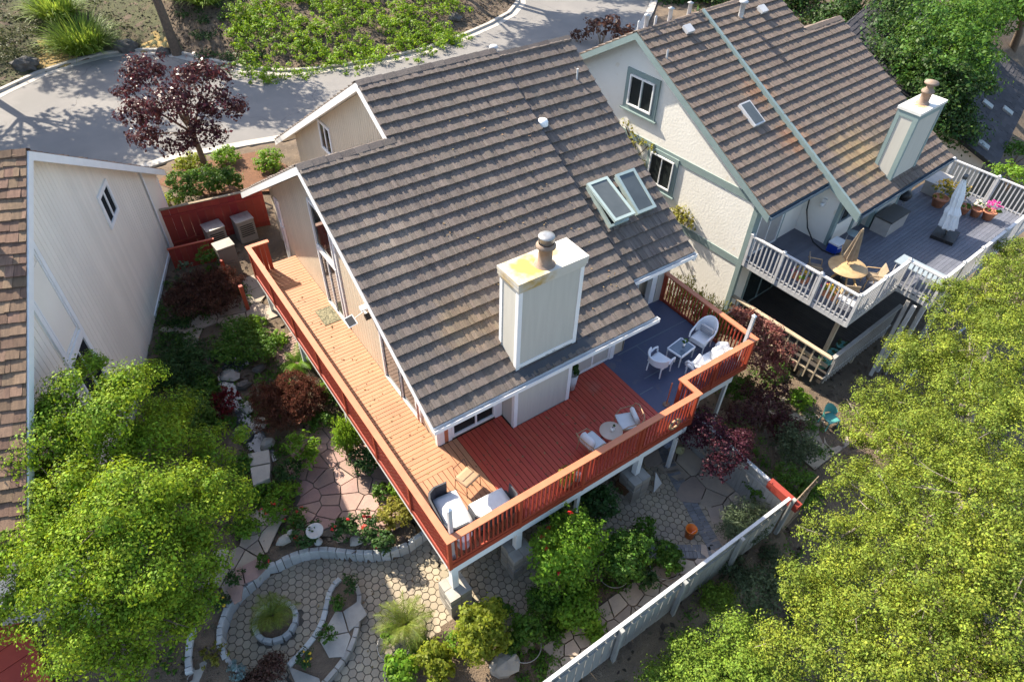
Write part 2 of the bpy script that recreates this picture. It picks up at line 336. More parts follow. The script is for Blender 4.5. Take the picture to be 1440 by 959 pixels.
def fronds(name, n, length, m, parent, seed=0, base_z=.2, leaflet=.22, upright=.9):
    "pinnate palm fronds from a crown centre"
    g = np.random.default_rng(seed); V = []; F = []
    for i in range(n):
        a = 2*math.pi*(i+g.random()*.6)/n; L = length*(.75+.4*g.random()); el = R(35+45*g.random())*upright
        p = np.array([0, 0, base_z]); h = np.array([math.cos(a), math.sin(a), 0]); s = np.array([-h[1], h[0], 0]); K = 22
        for k in range(K):
            d = h*math.cos(el)+np.array([0, 0, math.sin(el)]); q = p+d*L/K
            u = np.cross(s, d)
            ll = leaflet*math.sin(math.pi*min(1, (k+2)/(K+1))**.8)+.03
            for sg in (-1, 1):
                tip = q+(s*sg*.85+d*.55-u*.0+np.array([0, 0, -.25]))*ll; o = len(V); wv = d*.011
                V += [p-wv, p+wv, tip+wv*.3, tip-wv*.3]; F.append((o, o+1, o+2, o+3))
            o = len(V); V += [p-s*.008, p+s*.008, q+s*.008, q-s*.008]; F.append((o, o+1, o+2, o+3))
            p = q; el -= 1.5/K
    return npmesh(name, np.array(V), np.array(F), m, parent)

# ------------------------------------------------------------------ light
SUN_AZ, SUN_EL = -17.0, 39.5
sd = Vector((math.sin(R(SUN_AZ))*math.cos(R(SUN_EL)), math.cos(R(SUN_AZ))*math.cos(R(SUN_EL)), math.sin(R(SUN_EL))))
sl = bpy.data.lights.new('sun', 'SUN'); sl.energy = 5.0; sl.angle = R(.5); sl.color = (1, .91, .76)
so = bpy.data.objects.new('sun', sl); COL.objects.link(so); so.rotation_euler = sd.to_track_quat('Z', 'Y').to_euler(); so.location = (0, 30, 40)
wd = bpy.data.worlds.new('World'); scene.world = wd; wd.use_nodes = True; nt = wd.node_tree
sky = nt.nodes.new('ShaderNodeTexSky'); sky.sky_type = 'NISHITA'; sky.sun_disc = False; sky.sun_elevation = R(SUN_EL); sky.sun_rotation = R(SUN_AZ); sky.dust_density = 1.5
nt.links.new(sky.outputs[0], nt.nodes['Background'].inputs[0]); nt.nodes['Background'].inputs[1].default_value = .136
vs = scene.view_settings; vs.view_transform = 'Standard'; vs.look = 'None'; vs.gamma = 1; vs.exposure = 1.42
scene.render.engine = 'CYCLES'; scene.cycles.max_bounces = 6; scene.cycles.transparent_max_bounces = 4; scene.cycles.use_denoising = True

# ------------------------------------------------------------------ terrain
def pip(x, y, poly):
    c = False; n = len(poly)
    for i in range(n):
        x1, y1 = poly[i][:2]; x2, y2 = poly[i-1][:2]
        if (y1 > y) != (y2 > y) and x < (x2-x1)*(y-y1)/(y2-y1)+x1: c = not c
    return c
def sst(a, b, x): t = min(1, max(0, (x-a)/(b-a))); return t*t*(3-2*t)
def px(pts, z): return [tuple(W(u, v, z))[:2] for u, v in pts]
ZP = -2.16          # lower patio
WALL_PX = [(600, 745), (572, 765), (545, 775), (515, 777), (490, 775), (465, 772), (440, 772), (415, 778), (395, 788), (372, 797), (358, 812), (335, 832), (318, 855), (309, 882), (308, 905), (316, 925), (335, 942)]
WALL = px(WALL_PX, -1.78)
PATIO_A = WALL+[(-5.0, .4), (-4.6, -1.0), (-1.8, -2.2), (.3, -2.6), (.3, 2.4)]
KERB = [(-26, 12), (-17, 22), (-12, 29.5), (-8.6, 33.8), (-5.65, 36.7), (-3.6, 38.2), (-1.87, 38.9), (-.2, 39.3), (1.23, 39.1), (2.6, 38.3), (3.63, 37.2), (5.0, 34.9), (6.28, 33.0), (7.6, 31.7), (9, 31.0), (11.75, 30.4), (14, 30.2), (16.46, 30.3), (19.5, 31.0), (22.2, 31.9), (24.5, 33.0), (26.3, 34.5), (27.6, 36.5), (28.6, 39.5), (30, 44), (33, 54), (40, 75)]
def kerb_y(x):
    for (a, b), (c, d) in zip(KERB, KERB[1:]):
        if a <= x <= c: return b+(d-b)*(x-a)/(c-a)
    return KERB[0][1] if x < KERB[0][0] else KERB[-1][1]
RKERB = [(26.3, 22.5), (27.84, 24.87), (30.5, 26.6), (33, 28.5), (35.05, 30.2), (37, 33), (40, 39), (44, 48), (52, 75)]
STREET = KERB+RKERB[::-1]+[(24, 23.6), (12, 23.3), (6.3, 23.6), (3.2, 24.2), (-.1, 24.7), (-4, 24), (-9, 21), (-13, 17), (-17, 8)]
ZS = -1.0
def T(x, y):
    z = -1.8+.6*sst(5.5, 12.5, y)+.2*sst(17, 22, y)
    if x > .22 and y < 3.4: z = -2.22
    elif pip(x, y, PATIO_A): z = -2.22
    if x > .2: z = min(z, -2.22+.9*sst(4, 16, y)) if y < 16 else z
    k = sst(8.9, 9.9, x)*(1-sst(5, 17, y)); z += (-4.15+.25*sst(12, 20, x)-z)*k
    if y < -3.3 and x > -1.5: z -= .9*sst(3.3, 4.2, -y)+.28*max(0, -y-3.3)
    if x > 24: z -= .16*(x-24)*(1-sst(10, 26, y))
    if pip(x, y, STREET): return ZS-.08
    ky = kerb_y(x)
    if y > ky-.05: d = y-ky; z = ZS+.08+.24*min(d, 60)*sst(0, 2.5, d)
    return z
def axis(fine0, fine1, st, lo, hi):
    a = list(np.arange(fine0, fine1+.001, st)); s = st
    while a[-1] < hi: s *= 1.22; a.append(a[-1]+s)
    s = st
    while a[0] > lo: s *= 1.22; a.insert(0, a[0]-s)
    return a
def seg(*p):
    a = []
    for lo, hi, st in p: a += list(np.arange(lo, hi-1e-6, st))
    return a+[p[-1][1]]
def ext(a, lo, hi):
    s = .25
    while a[-1] < hi: s *= 1.22; a.append(a[-1]+s)
    s = .25
    while a[0] > lo: s *= 1.22; a.insert(0, a[0]-s)
    return a
gx = ext(seg((-14, -6, .25), (-6, 1, .1), (1, 30, .25)), -300, 400); gy = ext(seg((-9, 0, .25), (0, 4.4, .1), (4.4, 44, .25)), -250, 400)
gr = np.random.default_rng(3)
bump = {}
V = np.array([(x, y, T(x, y)+.035*math.sin(x*2.7+1.3*math.sin(y*1.9))*math.sin(y*3.1)) for y in gy for x in gx])
nx = len(gx); F = np.array([(j*nx+i, j*nx+i+1, (j+1)*nx+i+1, (j+1)*nx+i) for j in range(len(gy)-1) for i in range(nx-1)])
struct(npmesh('ground', V, F, M_soil))

def sheet(name, poly, z, m, kind='structure', zf=None, parent=None):
    b = MB(); b.quad(*[(x, y, z) for x, y in poly]); o = b.build(name, m, parent)
    if kind: o['kind'] = kind
    return o
sheet('street', STREET, ZS, M_asphalt)
def ribbon(path, off0, off1, z0, z1, name, m):
    P = [Vector((x, y, 0)) for x, y in path]; b = MB(); ring = []
    for i, p in enumerate(P):
        d = (P[min(i+1, len(P)-1)]-P[max(i-1, 0)]).normalized(); n = Vector((-d.y, d.x, 0))
        a = p+n*off0; c = p+n*off1
        ring.append([(a.x, a.y, z0), (a.x, a.y, z1), (c.x, c.y, z1), (c.x, c.y, z0)])
    for r0, r1 in zip(ring, ring[1:]):
        for k in range(3): b.quad(r0[k], r1[k], r1[k+1], r0[k+1])
    return struct(b.build(name, m))
ribbon(KERB, -.02, .22, ZS-.05, ZS+.13, 'kerb', M_conc)
ribbon(KERB, -.5, -.02, ZS-.03, ZS+.012, 'gutter_pan', M_conc)
ribbon(RKERB, .0, -.5, ZS-.05, ZS+.10, 'kerb', M_conc)
NK = [(24, 23.6), (12, 23.3), (6.3, 23.6), (3.2, 24.2), (-.1, 24.7), (-4, 24), (-9, 21), (-13, 17)]
ribbon(NK, .0, -.5, ZS-.05, ZS+.05, 'kerb', M_conc)
# front bed by the street with mulch, entry walk
sheet('mulch_bed', [(-.2, 21.2), (3.0, 19.6), (4.2, 21.2), (3.6, 23.4), (-.1, 24.0), (-1.2, 23)], ZS+.03, M_mulch)
# dry straw patch on the bank
def draped(name, poly, m, dz=.03, st=.4, kind='structure'):
    xs = [p[0] for p in poly]; ys = [p[1] for p in poly]; b = MB()
    for x in np.arange(min(xs), max(xs), st):
        for y in np.arange(min(ys), max(ys), st):
            if pip(x+st/2, y+st/2, poly): b.quad(*[(a, c, T(a, c)+dz) for a, c in ((x, y), (x+st, y), (x+st, y+st), (x, y+st))])
    o = b.build(name, m); o['kind'] = kind; return o
draped('dry_grass_patch', px([(185, 70), (188, 52), (215, 42), (240, 48), (262, 72)], -.3), M_straw)
draped('bank_soil_patch', px([(40, 84), (60, 62), (98, 66), (120, 78), (80, 92)], -.5), M_straw)

draped('bank_lawn', [(x, kerb_y(x)+.35) for x in np.arange(-14, 4.4, .6)]+[(4, 60), (-14, 60)], M_lawn, dz=.025, st=.5)
# fallen leaves and litter scattered over the open soil
g = np.random.default_rng(11); pts = []
while len(pts) < 9000:
    x, y = g.uniform(-9, 20), g.uniform(-8, 18)
    if (x > .2 and -3 < y < 20 and x < 8.6) or pip(x, y, PATIO_A): continue
    pts.append((x, y, T(x, y)+.03))
for i in range(9000):
    x = g.uniform(-8, 26); y = kerb_y(x)+.3+abs(g.normal())*6; pts.append((x, y, T(x, y)+.03))
P = np.array(pts); N = len(P); L = .05+.07*g.random((N, 1)); a = g.random(N)*6.28
t = np.stack([np.cos(a), np.sin(a), .5*g.normal(size=N)*.6], 1); bb = np.stack([-np.sin(a), np.cos(a), .4*g.normal(size=N)], 1)
V = np.stack([P-t*L, P+bb*L*.6, P+t*L, P-bb*L*.6], 1).reshape(-1, 3)
tag(npmesh('leaf_litter', V, np.arange(N*4).reshape(N, 4), M_duff), kind='stuff')

# ------------------------------------------------------------------ paving
def hexes(name, poly, excl, s, z, m, rot=0, seed=1):
    q = random.Random(seed); b = MB(); r = s/math.sqrt(3); xs = [p[0] for p in poly]; ys = [p[1] for p in poly]
    cr, sr = math.cos(rot), math.sin(rot); D = 12
    cx, cy = sum(xs)/len(xs), sum(ys)/len(ys); j = 0
    ny = int(9/(r*1.5))
    for j in range(-ny, ny):
        for i in range(int(-9/s), int(9/s)):
            u = (i+(j % 2)*.5)*s; v = j*r*1.5
            x = cx+u*cr-v*sr; y = cy+u*sr+v*cr
            if not pip(x, y, poly) or any(e(x, y) for e in excl): continue
            rr = r*.945; h = z+q.uniform(-.003, .004); tx = q.uniform(-.006, .006); ty = q.uniform(-.006, .006)
            top = []; bot = []
            for k in range(6):
                t = rot+math.pi/6+k*math.pi/3; dx, dy = math.cos(t), math.sin(t)
                top.append((x+dx*rr*.93, y+dy*rr*.93, h+tx*dx+ty*dy)); bot.append((x+dx*rr, y+dy*rr, h-.018))
            b.add(top+bot, [(0, 1, 2, 3, 4, 5)]+[(6+k, 6+(k+1) % 6, (k+1) % 6, k) for k in range(6)])
    return struct(b.build(name, m))
def clip(poly, px_, py_, nx_, ny_):
    out = []
    for i in range(len(poly)):
        a = poly[i-1]; c = poly[i]; da = (a[0]-px_)*nx_+(a[1]-py_)*ny_; dc = (c[0]-px_)*nx_+(c[1]-py_)*ny_
        if (da <= 0) != (dc <= 0):
            t = da/(da-dc); out.append((a[0]+(c[0]-a[0])*t, a[1]+(c[1]-a[1])*t))
        if dc <= 0: out.append(c)
    return out
def flags(name, poly, n, z, m, seed=1, gap=.015, th=.04, zf=None):
    q = random.Random(seed); xs = [p[0] for p in poly]; ys = [p[1] for p in poly]; S = []
    tries = 0; area = (max(xs)-min(xs))*(max(ys)-min(ys)); dmin = .72*math.sqrt(area/max(n, 1))*.9
    while len(S) < n and tries < 6000:
        tries += 1; c = (q.uniform(min(xs), max(xs)), q.uniform(min(ys), max(ys)))
        if all((c[0]-d[0])**2+(c[1]-d[1])**2 > dmin**2 for d in S): S.append(c)
    b = MB()
    for i, c in enumerate(S):
        cell = [(min(xs)-.1, min(ys)-.1), (max(xs)+.1, min(ys)-.1), (max(xs)+.1, max(ys)+.1), (min(xs)-.1, max(ys)+.1)]
        for k, d in enumerate(S):
            if k != i and cell:
                l = math.hypot(d[0]-c[0], d[1]-c[1]); nx_, ny_ = (d[0]-c[0])/l, (d[1]-c[1])/l
                cell = clip(cell, (c[0]+d[0])/2-nx_*gap, (c[1]+d[1])/2-ny_*gap, nx_, ny_)
        if len(cell) < 3: continue
        gx_ = sum(p[0] for p in cell)/len(cell); gy_ = sum(p[1] for p in cell)/len(cell)
        if not pip(gx_, gy_, poly): continue
        pl = []
        for k in range(len(cell)):
            a, d = cell[k], cell[(k+1) % len(cell)]
            pl.append(a); mx, my = (a[0]+d[0])/2, (a[1]+d[1])/2; f = q.uniform(-.03, .015)
            pl.append((mx+(gx_-mx)*-f, my+(gy_-my)*-f))
        zz = (zf(gx_, gy_) if zf else z)+q.uniform(-.008, .012)
        b.prism(pl, zz-th, zz)
    return struct(b.build(name, m))
sheet('paver_bed', PATIO_A, ZP-.03, M_grout)
RING = W(387, 872, -2.0); RING.x += .0
P_BED = px([(478, 812), (492, 812), (505, 828), (504, 870), (498, 900), (480, 935), (455, 965), (425, 975), (405, 950), (415, 928), (445, 892), (458, 850), (465, 825)], -1.95)
inring = lambda x, y: math.hypot(x-RING.x, y-RING.y) < .56
inP = lambda x, y: pip(x, y, P_BED)
hexes('hexagon_patio', PATIO_A, [inring, inP, lambda x, y: x > .2 and y < -.9], .205, ZP, M_hex, R(8), 2)
UND = [(.25, -1.3), (.9, -2.0), (2.6, -1.1), (5.1, -.9), (6.7, -2.7), (7.75, -2.75), (7.6, 3.1), (.25, 3.1)]
sheet('paver_bed', [(x, y) for x, y in UND], ZP-.03, M_grout)
hexes('hexagon_patio', UND, [], .205, ZP, M_hex, R(8), 3)
# grey brick edging between the pavers and the flagstones
b = MB(); A = W(925, 625, ZP); B = W(1008, 775, ZP); C_ = W(905, 775, ZP)
for P0, P1 in ((A, B), (B, C_)):
    d = (P1-P0); n = int(d.length/.105); d.normalize(); s = Vector((-d.y, d.x, 0))
    for k in range(n):
        for r in range(2):
            c = P0+d*(.105*k)+s*(r*.21-.1); b.at(c, math.atan2(d.y, d.x)); b.box(-.048, .048, -.1, .1, -.04, .006+.003*(k % 3))
b.m = Matrix.Identity(4); struct(b.build('brick_edging', M_brickedge))
flags('flagstone_path', [(7.65, -2.9), (8.65, -2.9), (8.65, 3), (7.25, 3), (7.35, -.5)], 24, ZP+.01, M_flag2, 5)
flags('flagstone_path', [(1.0, -2.95), (7.6, -2.95), (7.4, -2.4), (6, -2.3), (4, -2.2), (1.4, -2.2)], 34, ZP+.0, M_flag2, 6)
UP_PATIO = px([(405, 600), (470, 585), (505, 632), (540, 665), (575, 720), (545, 745), (500, 755), (420, 752), (415, 700)], -1.72)
sheet('patio_joint_bed', UP_PATIO, -1.735, M_grout)
flags('flagstone_patio', UP_PATIO, 74, -1.70, M_flag, 8)
LOW_L = px([(285, 812), (318, 772), (350, 745), (375, 715), (402, 728), (395, 768), (372, 785), (340, 815), (315, 838)], -1.75)
flags('flagstone_path', LOW_L, 26, -1.72, M_flag2, 9)
STEPS = px([(310, 840), (330, 818), (362, 792), (370, 803), (340, 832), (322, 850)], -1.78)
flags('stone_tread', STEPS, 8, -1.70, M_flag, 12)
flags('flagstone_path', px([(233, 472), (245, 455), (300, 442), (330, 425), (352, 392), (392, 408), (398, 440), (352, 450), (300, 468), (255, 482)], -1.2), 20, 0, M_flag2, 13, zf=lambda x, y: T(x, y)+.05)
BR = px([(374, 446), (398, 440), (424, 482), (412, 512), (392, 512), (380, 490)], -1.35)
b = MB()
for i in range(-6, 8):
    for j in range(-14, 14):
        x, y = -.55+i*.21+(j % 2)*.105, 9.6+j*.105*1.02
        if pip(x, y, BR): b.box(x-.1, x+.1, y-.048, y+.048, T(x, y)-.02, T(x, y)+.04)
struct(b.build('brick_path', M_flag))
draped('mulch_bed', px([(648, 862), (690, 880), (730, 959), (560, 975), (590, 905)], -2.1), M_soil, dz=.088, st=.1)

def blockwall(name, path, z0, z1, w, bl, m, label, closed=False, seed=3, group=None, cat='garden wall'):
    q = random.Random(seed); P = [Vector((x, y, 0)) for x, y in path]
    if closed: P = P+[P[0]]
    # resample
    Ls = [0]
    for a, c in zip(P, P[1:]): Ls.append(Ls[-1]+(c-a).length)
    def pos(s):
        for i in range(len(P)-1):
            if s <= Ls[i+1] or i == len(P)-2:
                t = (s-Ls[i])/max(1e-6, Ls[i+1]-Ls[i]); return P[i].lerp(P[i+1], t)
    b = MB(); s = 0
    while s < Ls[-1]-.05:
        l = bl*q.uniform(.75, 1.2); e = min(Ls[-1], s+l)
        a, c = pos(s+.008), pos(e-.008); d = (c-a); ln = d.length
        if ln > .03:
            b.at(((a.x+c.x)/2, (a.y+c.y)/2, 0), math.atan2(d.y, d.x)+q.uniform(-.03, .03)); ww = w/2*q.uniform(.92, 1.05); zt = z1+q.uniform(-.015, .012); ch = .014
            hl = ln/2
            b.add([(-hl, -ww, z0), (hl, -ww, z0), (hl, ww, z0), (-hl, ww, z0), (-hl, -ww, zt-ch), (hl, -ww, zt-ch), (hl, ww, zt-ch), (-hl, ww, zt-ch), (-hl+ch, -ww+ch, zt), (hl-ch, -ww+ch, zt), (hl-ch, ww-ch, zt), (-hl+ch, ww-ch, zt)],
                  [(0, 1, 5, 4), (1, 2, 6, 5), (2, 3, 7, 6), (3, 0, 4, 7), (4, 5, 9, 8), (5, 6, 10, 9), (6, 7, 11, 10), (7, 4, 8, 11), (8, 9, 10, 11)])
        s = e
    b.m = Matrix.Identity(4); return tag(b.build(name, m), label, cat, group)
blockwall('garden_wall', WALL, -2.3, -1.76, .135, .23, M_wallstone, 'long pale stone block wall curving around the hexagon patio')
blockwall('planter_ring', [(RING.x+.50*math.cos(t), RING.y+.50*math.sin(t)) for t in np.linspace(0, 6.283, 21)[:-1]], -2.25, -1.98, .12, .21, M_wallstone, 'round stone block ring planted with a yellowing palm', True, cat='planter')
draped('planter_soil', [(RING.x+.50*math.cos(t), RING.y+.50*math.sin(t)) for t in np.linspace(0, 6.283, 15)], M_soil, dz=.16, st=.1)
sheet('planter_soil', P_BED, -2.0, M_soil)
PW = px([(405, 935), (415, 925), (430, 908), (445, 890), (454, 870), (459, 850), (463, 832), (470, 820), (479, 812)], -1.93)
blockwall('garden_wall', PW, -2.25, -1.93, .13, .25, M_wallstone, 'short pale block wall on the left of the teardrop planting bed', seed=5)
PW2 = px([(500, 820), (505, 835), (504, 862), (500, 890), (488, 918), (470, 942), (452, 962)], -1.95)
blockwall('garden_wall', PW2, -2.25, -1.97, .12, .3, M_slab, 'low flat stone edging on the right of the teardrop planting bed', seed=6)
flags('flat_stone_cover', px([(470, 850), (503, 852), (500, 890), (478, 925), (445, 965), (425, 965), (445, 920), (462, 885)], -1.95), 12, -1.97, M_slab, 15)
PW3 = px([(272, 885), (268, 905), (266, 925), (267, 948)], -1.8)
blockwall('garden_wall', PW3, -2.2, -1.68, .16, .26, M_wallstone, 'straight short block wall under the maple at the lower left', seed=7)

# ------------------------------------------------------------------ roofs, walls
def tiles(b, x0, x1, y0, z0, dy, slope, length, expo=.385, seed=1, wmin=.055, wmax=.13, step=.072, cut=None, jag=.009):
    "courses of shakes laid on a slope that starts at (y0, z0) and rises towards dy"
    q = random.Random(seed); cs = 1/math.sqrt(1+slope*slope); d = Vector((0, dy*cs, slope*cs)); n = Vector((0, -dy*slope*cs, cs)); O = Vector((0, y0, z0))
    t = -.03; i = 0
    while t < length-.02:
        t1 = min(length, t+expo); x = x0+q.uniform(-.02, 0)
        while x < x1-.01:
            w = min(q.uniform(wmin, wmax), x1-x)
            if x1-x-w < .07: w = x1-x
            xa, xb = max(x, x0), x+w
            if not (cut and cut(xa, t)):
                tl = t-q.uniform(0, jag); h = step+q.uniform(-.013, .013); hl = h+q.uniform(-.008, .008)
                pts = [O+d*tl+n*h+Vector((xa, 0, 0)), O+d*tl+n*hl+Vector((xb-.004, 0, 0)), O+d*(t1+.02)+n*.006+Vector((xb-.004, 0, 0)), O+d*(t1+.02)+n*.004+Vector((xa, 0, 0)),
                       O+d*tl+n*-.002+Vector((xa, 0, 0)), O+d*tl+n*-.002+Vector((xb-.004, 0, 0))]
                b.add([tuple(p) for p in pts], [(0, 1, 2, 3), (4, 5, 1, 0), (4, 0, 3), (5, 2, 1)])
            x = xb
        t += expo; i += 1
    return b
def slope_slab(b, x0, x1, y0, z0, y1, z1, th):
    b.slab([(x0, y0, z0), (x1, y0, z0), (x1, y1, z1), (x0, y1, z1)], (0, 0, -th))
def ridge_caps(b, x0, x1, y, z, sl, L=.4, seed=2):
    q = random.Random(seed); x = x0; h = .17
    while x < x1-.05:
        e = min(x+L, x1); u = .05+q.uniform(-.006, .006)
        for sg in (-1, 1):
            b.add([(x-.02, y, z+u), (e, y, z+u+.018), (e, y+sg*h, z+u+.018-h*sl*.95), (x-.02, y+sg*h, z+u-h*sl*.95), (x-.02, y+sg*h, z-h*sl*.95), (e, y+sg*h, z-h*sl*.95)],
                  [(0, 1, 2, 3), (3, 2, 5, 4)])
        x = e
def planks_x(b, x, side, y0, y1, lo, hi, w=.2, gap=.012, th=.016):
    "upright boards on a wall plane x = const, facing side"
    y = y0
    while y < y1-.01:
        e = min(y+w-gap, y1); xa, xb = x, x+side*th
        b.add([(xa, y, lo(y)), (xa, e, lo(e)), (xa, e, hi(e)), (xa, y, hi(y)), (xb, y, lo(y)), (xb, e, lo(e)), (xb, e, hi(e)), (xb, y, hi(y))],
              [(4, 5, 6, 7), (0, 4, 7, 3), (1, 2, 6, 5), (3, 7, 6, 2), (0, 1, 5, 4)])
        y += w
def window_on(parent, M, w, h, panes, fm, fw=.07, depth=.05, gm=None, name='window', off=None, sill=0, poly=None, extra_label=None):
    "frame and panes in the plane of M (local x right, y up, z outward)"
    b = MB(); b.m = M
    b.box(-fw, 0, -fw, h+fw, 0, depth); b.box(w, w+fw, -fw, h+fw, 0, depth); b.box(0, w, -fw, 0, 0, depth); b.box(0, w, h, h+fw, 0, depth)
    for x in panes[1:-1]: b.box(w*x-fw*.35, w*x+fw*.35, 0, h, 0, depth*.8)
    if sill: b.box(-fw*1.6, w+fw*1.6, -fw-sill, -fw, 0, depth+.05)
    o = b.build(name, fm, parent)
    if off is not None: o.location = off
    for a, c in zip(panes, panes[1:]):
        g_ = MB(); g_.m = M; g_.box(w*a+.012, w*c-.012, .004, h-.004, .004, .014); g_.build('pane', gm or M_glass, o)
    return o
def MX(p, xdir, ydir):
    x = Vector(xdir).normalized(); y = Vector(ydir).normalized(); z = x.cross(y)
    return Matrix(((x.x, y.x, z.x, p[0]), (x.y, y.y, z.y, p[1]), (x.z, y.z, z.z, p[2]), (0, 0, 0, 1)))

# ------------------------------------------------------------------ main house
H0 = Vector((1.56, 3.2, -2.2))
H = thing('house', 'beige house with the large brown shake roof, standing behind the red deck', 'house', H0)
def hb(b, name, m): return b.build(name, m, H, -H0)
ye, ze, s = 2.292, 2.116, .58
RF = lambda y: ze+s*(y-ye)
YC, ZC, YR_, ZR_ = 3.60, 2.466, 10.46, 6.794; SC = (ZR_-ZC)/(YR_-YC); RC = lambda y: ZC+SC*(y-YC)
x0, xm, xb_, xc = .973, 3.587, 8.20, 11.06
yA, yB = 8.841, 10.551; zA, zB = RF(yA), RF(yB); cs = math.sqrt(1+s*s)
b = MB()
tiles(b, x0, xm+.0, ye, ze, 1, s, (yA-ye)*cs, seed=4)
tiles(b, xm, xb_, ye, ze, 1, s, (yB-ye)*cs, seed=5)
tiles(b, xb_+.04, xc, YC, ZC, 1, SC, (YR_-YC)*math.sqrt(1+SC*SC), seed=6, expo=.40)
for X0, X1, Y, Z, L in ((x0, xm, yA, zA, 16.77), (xm, xb_, yB, zB, 20.32), (xb_, xc, YR_, ZR_, 20.2)):
    tiles(b, X0, X1, L, Z-.612*(L-Y), -1, .612, (L-Y)*math.sqrt(1+.612**2), seed=8, wmin=.4, wmax=.9)
ridge_caps(b, x0, xm+.35, yA, zA, s); ridge_caps(b, xm, xb_, yB, zB, s); ridge_caps(b, xb_, xc, YR_, ZR_, SC)
roof = hb(b, 'roof', M_roof)
b = MB()
for X0, X1, Y0, Z0, Y1, Z1, YB in ((x0+.03, xm, ye, ze, yA, zA, 16.77), (xm+.002, xb_, ye, ze, yB, zB, 20.32), (xb_+.002, xc-.03, YC, ZC, YR_, ZR_, 20.2)):
    slope_slab(b, X0, X1, Y0, Z0-.006, Y1, Z1-.006, .16)
    slope_slab(b, X0, X1, Y1+.001, Z1-.006, YB, Z1-.006-.612*(YB-Y1), .16)
hb(b, 'roof_deck', M_white)
b = MB()          # barge boards on the rakes
def rake(b, x, y0, z0, y1, z1, h=.24, t=.045): b.slab([(x, y0, z0-.012), (x, y1, z1-.012), (x, y1, z1-h), (x, y0, z0-h)], (t, 0, 0))
rake(b, x0-.02, ye-.03, ze, yA, zA); rake(b, x0-.02, yA+.001, zA, 16.8, zA-.612*(16.8-yA))
rake(b, xm-.02, yA-.1, RF(yA-.1)+.02, yB, zB); rake(b, xm-.02, yB+.001, zB, 20.35, zB-.612*(20.35-yB))
rake(b, xc-.03, YC-.05, RC(YC-.05), YR_, ZR_)
each(b, 'barge_board', M_white, H, -H0)
b = MB()          # dark flashings at the roof step and chimney, shade pieces marked below
b.slab([(xb_, YC, ZC-.02), (xb_, YR_, ZR_-.02), (xb_, yB, zB+.01), (xb_, YC, RF(YC)+.01)], (.035, 0, 0)); b.slab([(xb_, ye, ze-.2), (xb_, YC-.001, RF(YC)-.2), (xb_, YC-.001, RF(YC)+.01), (xb_, ye, ze+.01)], (.03, 0, 0))
b.slab([(3.45, 2.28, RF(2.28)+.05), (6.1, 2.28, RF(2.28)+.05), (6.1, 2.50, RF(2.50)+.055), (3.45, 2.50, RF(2.50)+.055)], (0, 0, .012))  # flashing before the chimney; its right end stands in for shade
b.slab([(5.56, 2.5, RF(2.5)+.055), (5.95, 2.5, RF(2.5)+.055), (5.72, 3.2, RF(3.2)+.055), (5.56, 3.2, RF(3.2)+.055)], (0, 0, .012))  # dark wedge beside the chimney, painted in place of its shade
hb(b, 'flashing_and_shade', M_felt)
def gutter(b, x0, x1, y, z):
    b.box(x0, x1, y-.13, y-.118, z-.13, z); b.box(x0, x1, y-.012, y, z-.13, z-.01); b.box(x0, x1, y-.118, y-.012, z-.13, z-.118); b.box(x0, x0+.012, y-.118, y-.012, z-.118, z-.01); b.box(x1-.012, x1, y-.118, y-.012, z-.118, z-.01)
b = MB(); gutter(b, .94, 8.32, 2.262, 2.09); gutter(b, 8.40, 11.08, YC-.03, ZC-.03)
b.box(11.0, 11.07, YC-.12, YC-.05, ZC-.30, ZC-.162)
hb(b, 'gutter', M_white)
# walls
under = lambda y: (RF(y) if y < yA else zA-.612*(y-yA))-.19
b = MB(); b.box(1.58, 8.2, 3.22, 14.4, -2.3, 1.9); b.box(1.95, 8.2, 14.4, 16.5, -2.3, 1.0); b.box(4.0, 8.2, 16.5, 18.6, -2.3, 1.2); b.box(8.2, 10.8, 4.9, 18.6, -4.2, 2.4); b.box(8.16, 8.22, 3.2, 4.9, -2.3, 2.4)
b.box(3.99, 10.6, 8.0, 17.8, 1, 2.4); b.box(3.99, 10.6, 8.2, 13, 2.4, 4.6); b.slab([(1.585, 3.25, 1.9), (1.585, yA, 1.9), (1.585, yA, under(yA)), (1.585, 3.25, under(3.25))], (6.5, 0, 0)); b.slab([(1.585, yA, 1.9), (1.585, 14.38, 1.9), (1.585, 14.38, under(14.38)), (1.585, yA, under(yA))], (2, 0, 0))
hb(b, 'wall', M_beige)
b = MB(); planks_x(b, 1.58, -1, 3.2, 14.4, lambda y: -2.3, under)
planks_x(b, 1.95, -1, 14.41, 16.5, lambda y: -2.3, under)
lowroof = lambda y: (RF(y) if y < yA else zA-.612*(y-yA))-.1
upU = lambda y: (RF(y) if y < yB else zB-.612*(y-yB))-.19
planks_x(b, 3.98, -1, yA-1.2, 18.6, lambda y: min(lowroof(y), upU(y)-.01), upU, w=.17, gap=.016)
b.box(1.58, 8.2, 3.2, 3.22, -2.3, 2.35); b.box(3.97, 4.3, 18.6, 18.62, -1, 1.9)
b.box(8.2, 10.6, 4.88, 4.9, -4, 2.5)
hb(b, 'siding', M_beige)
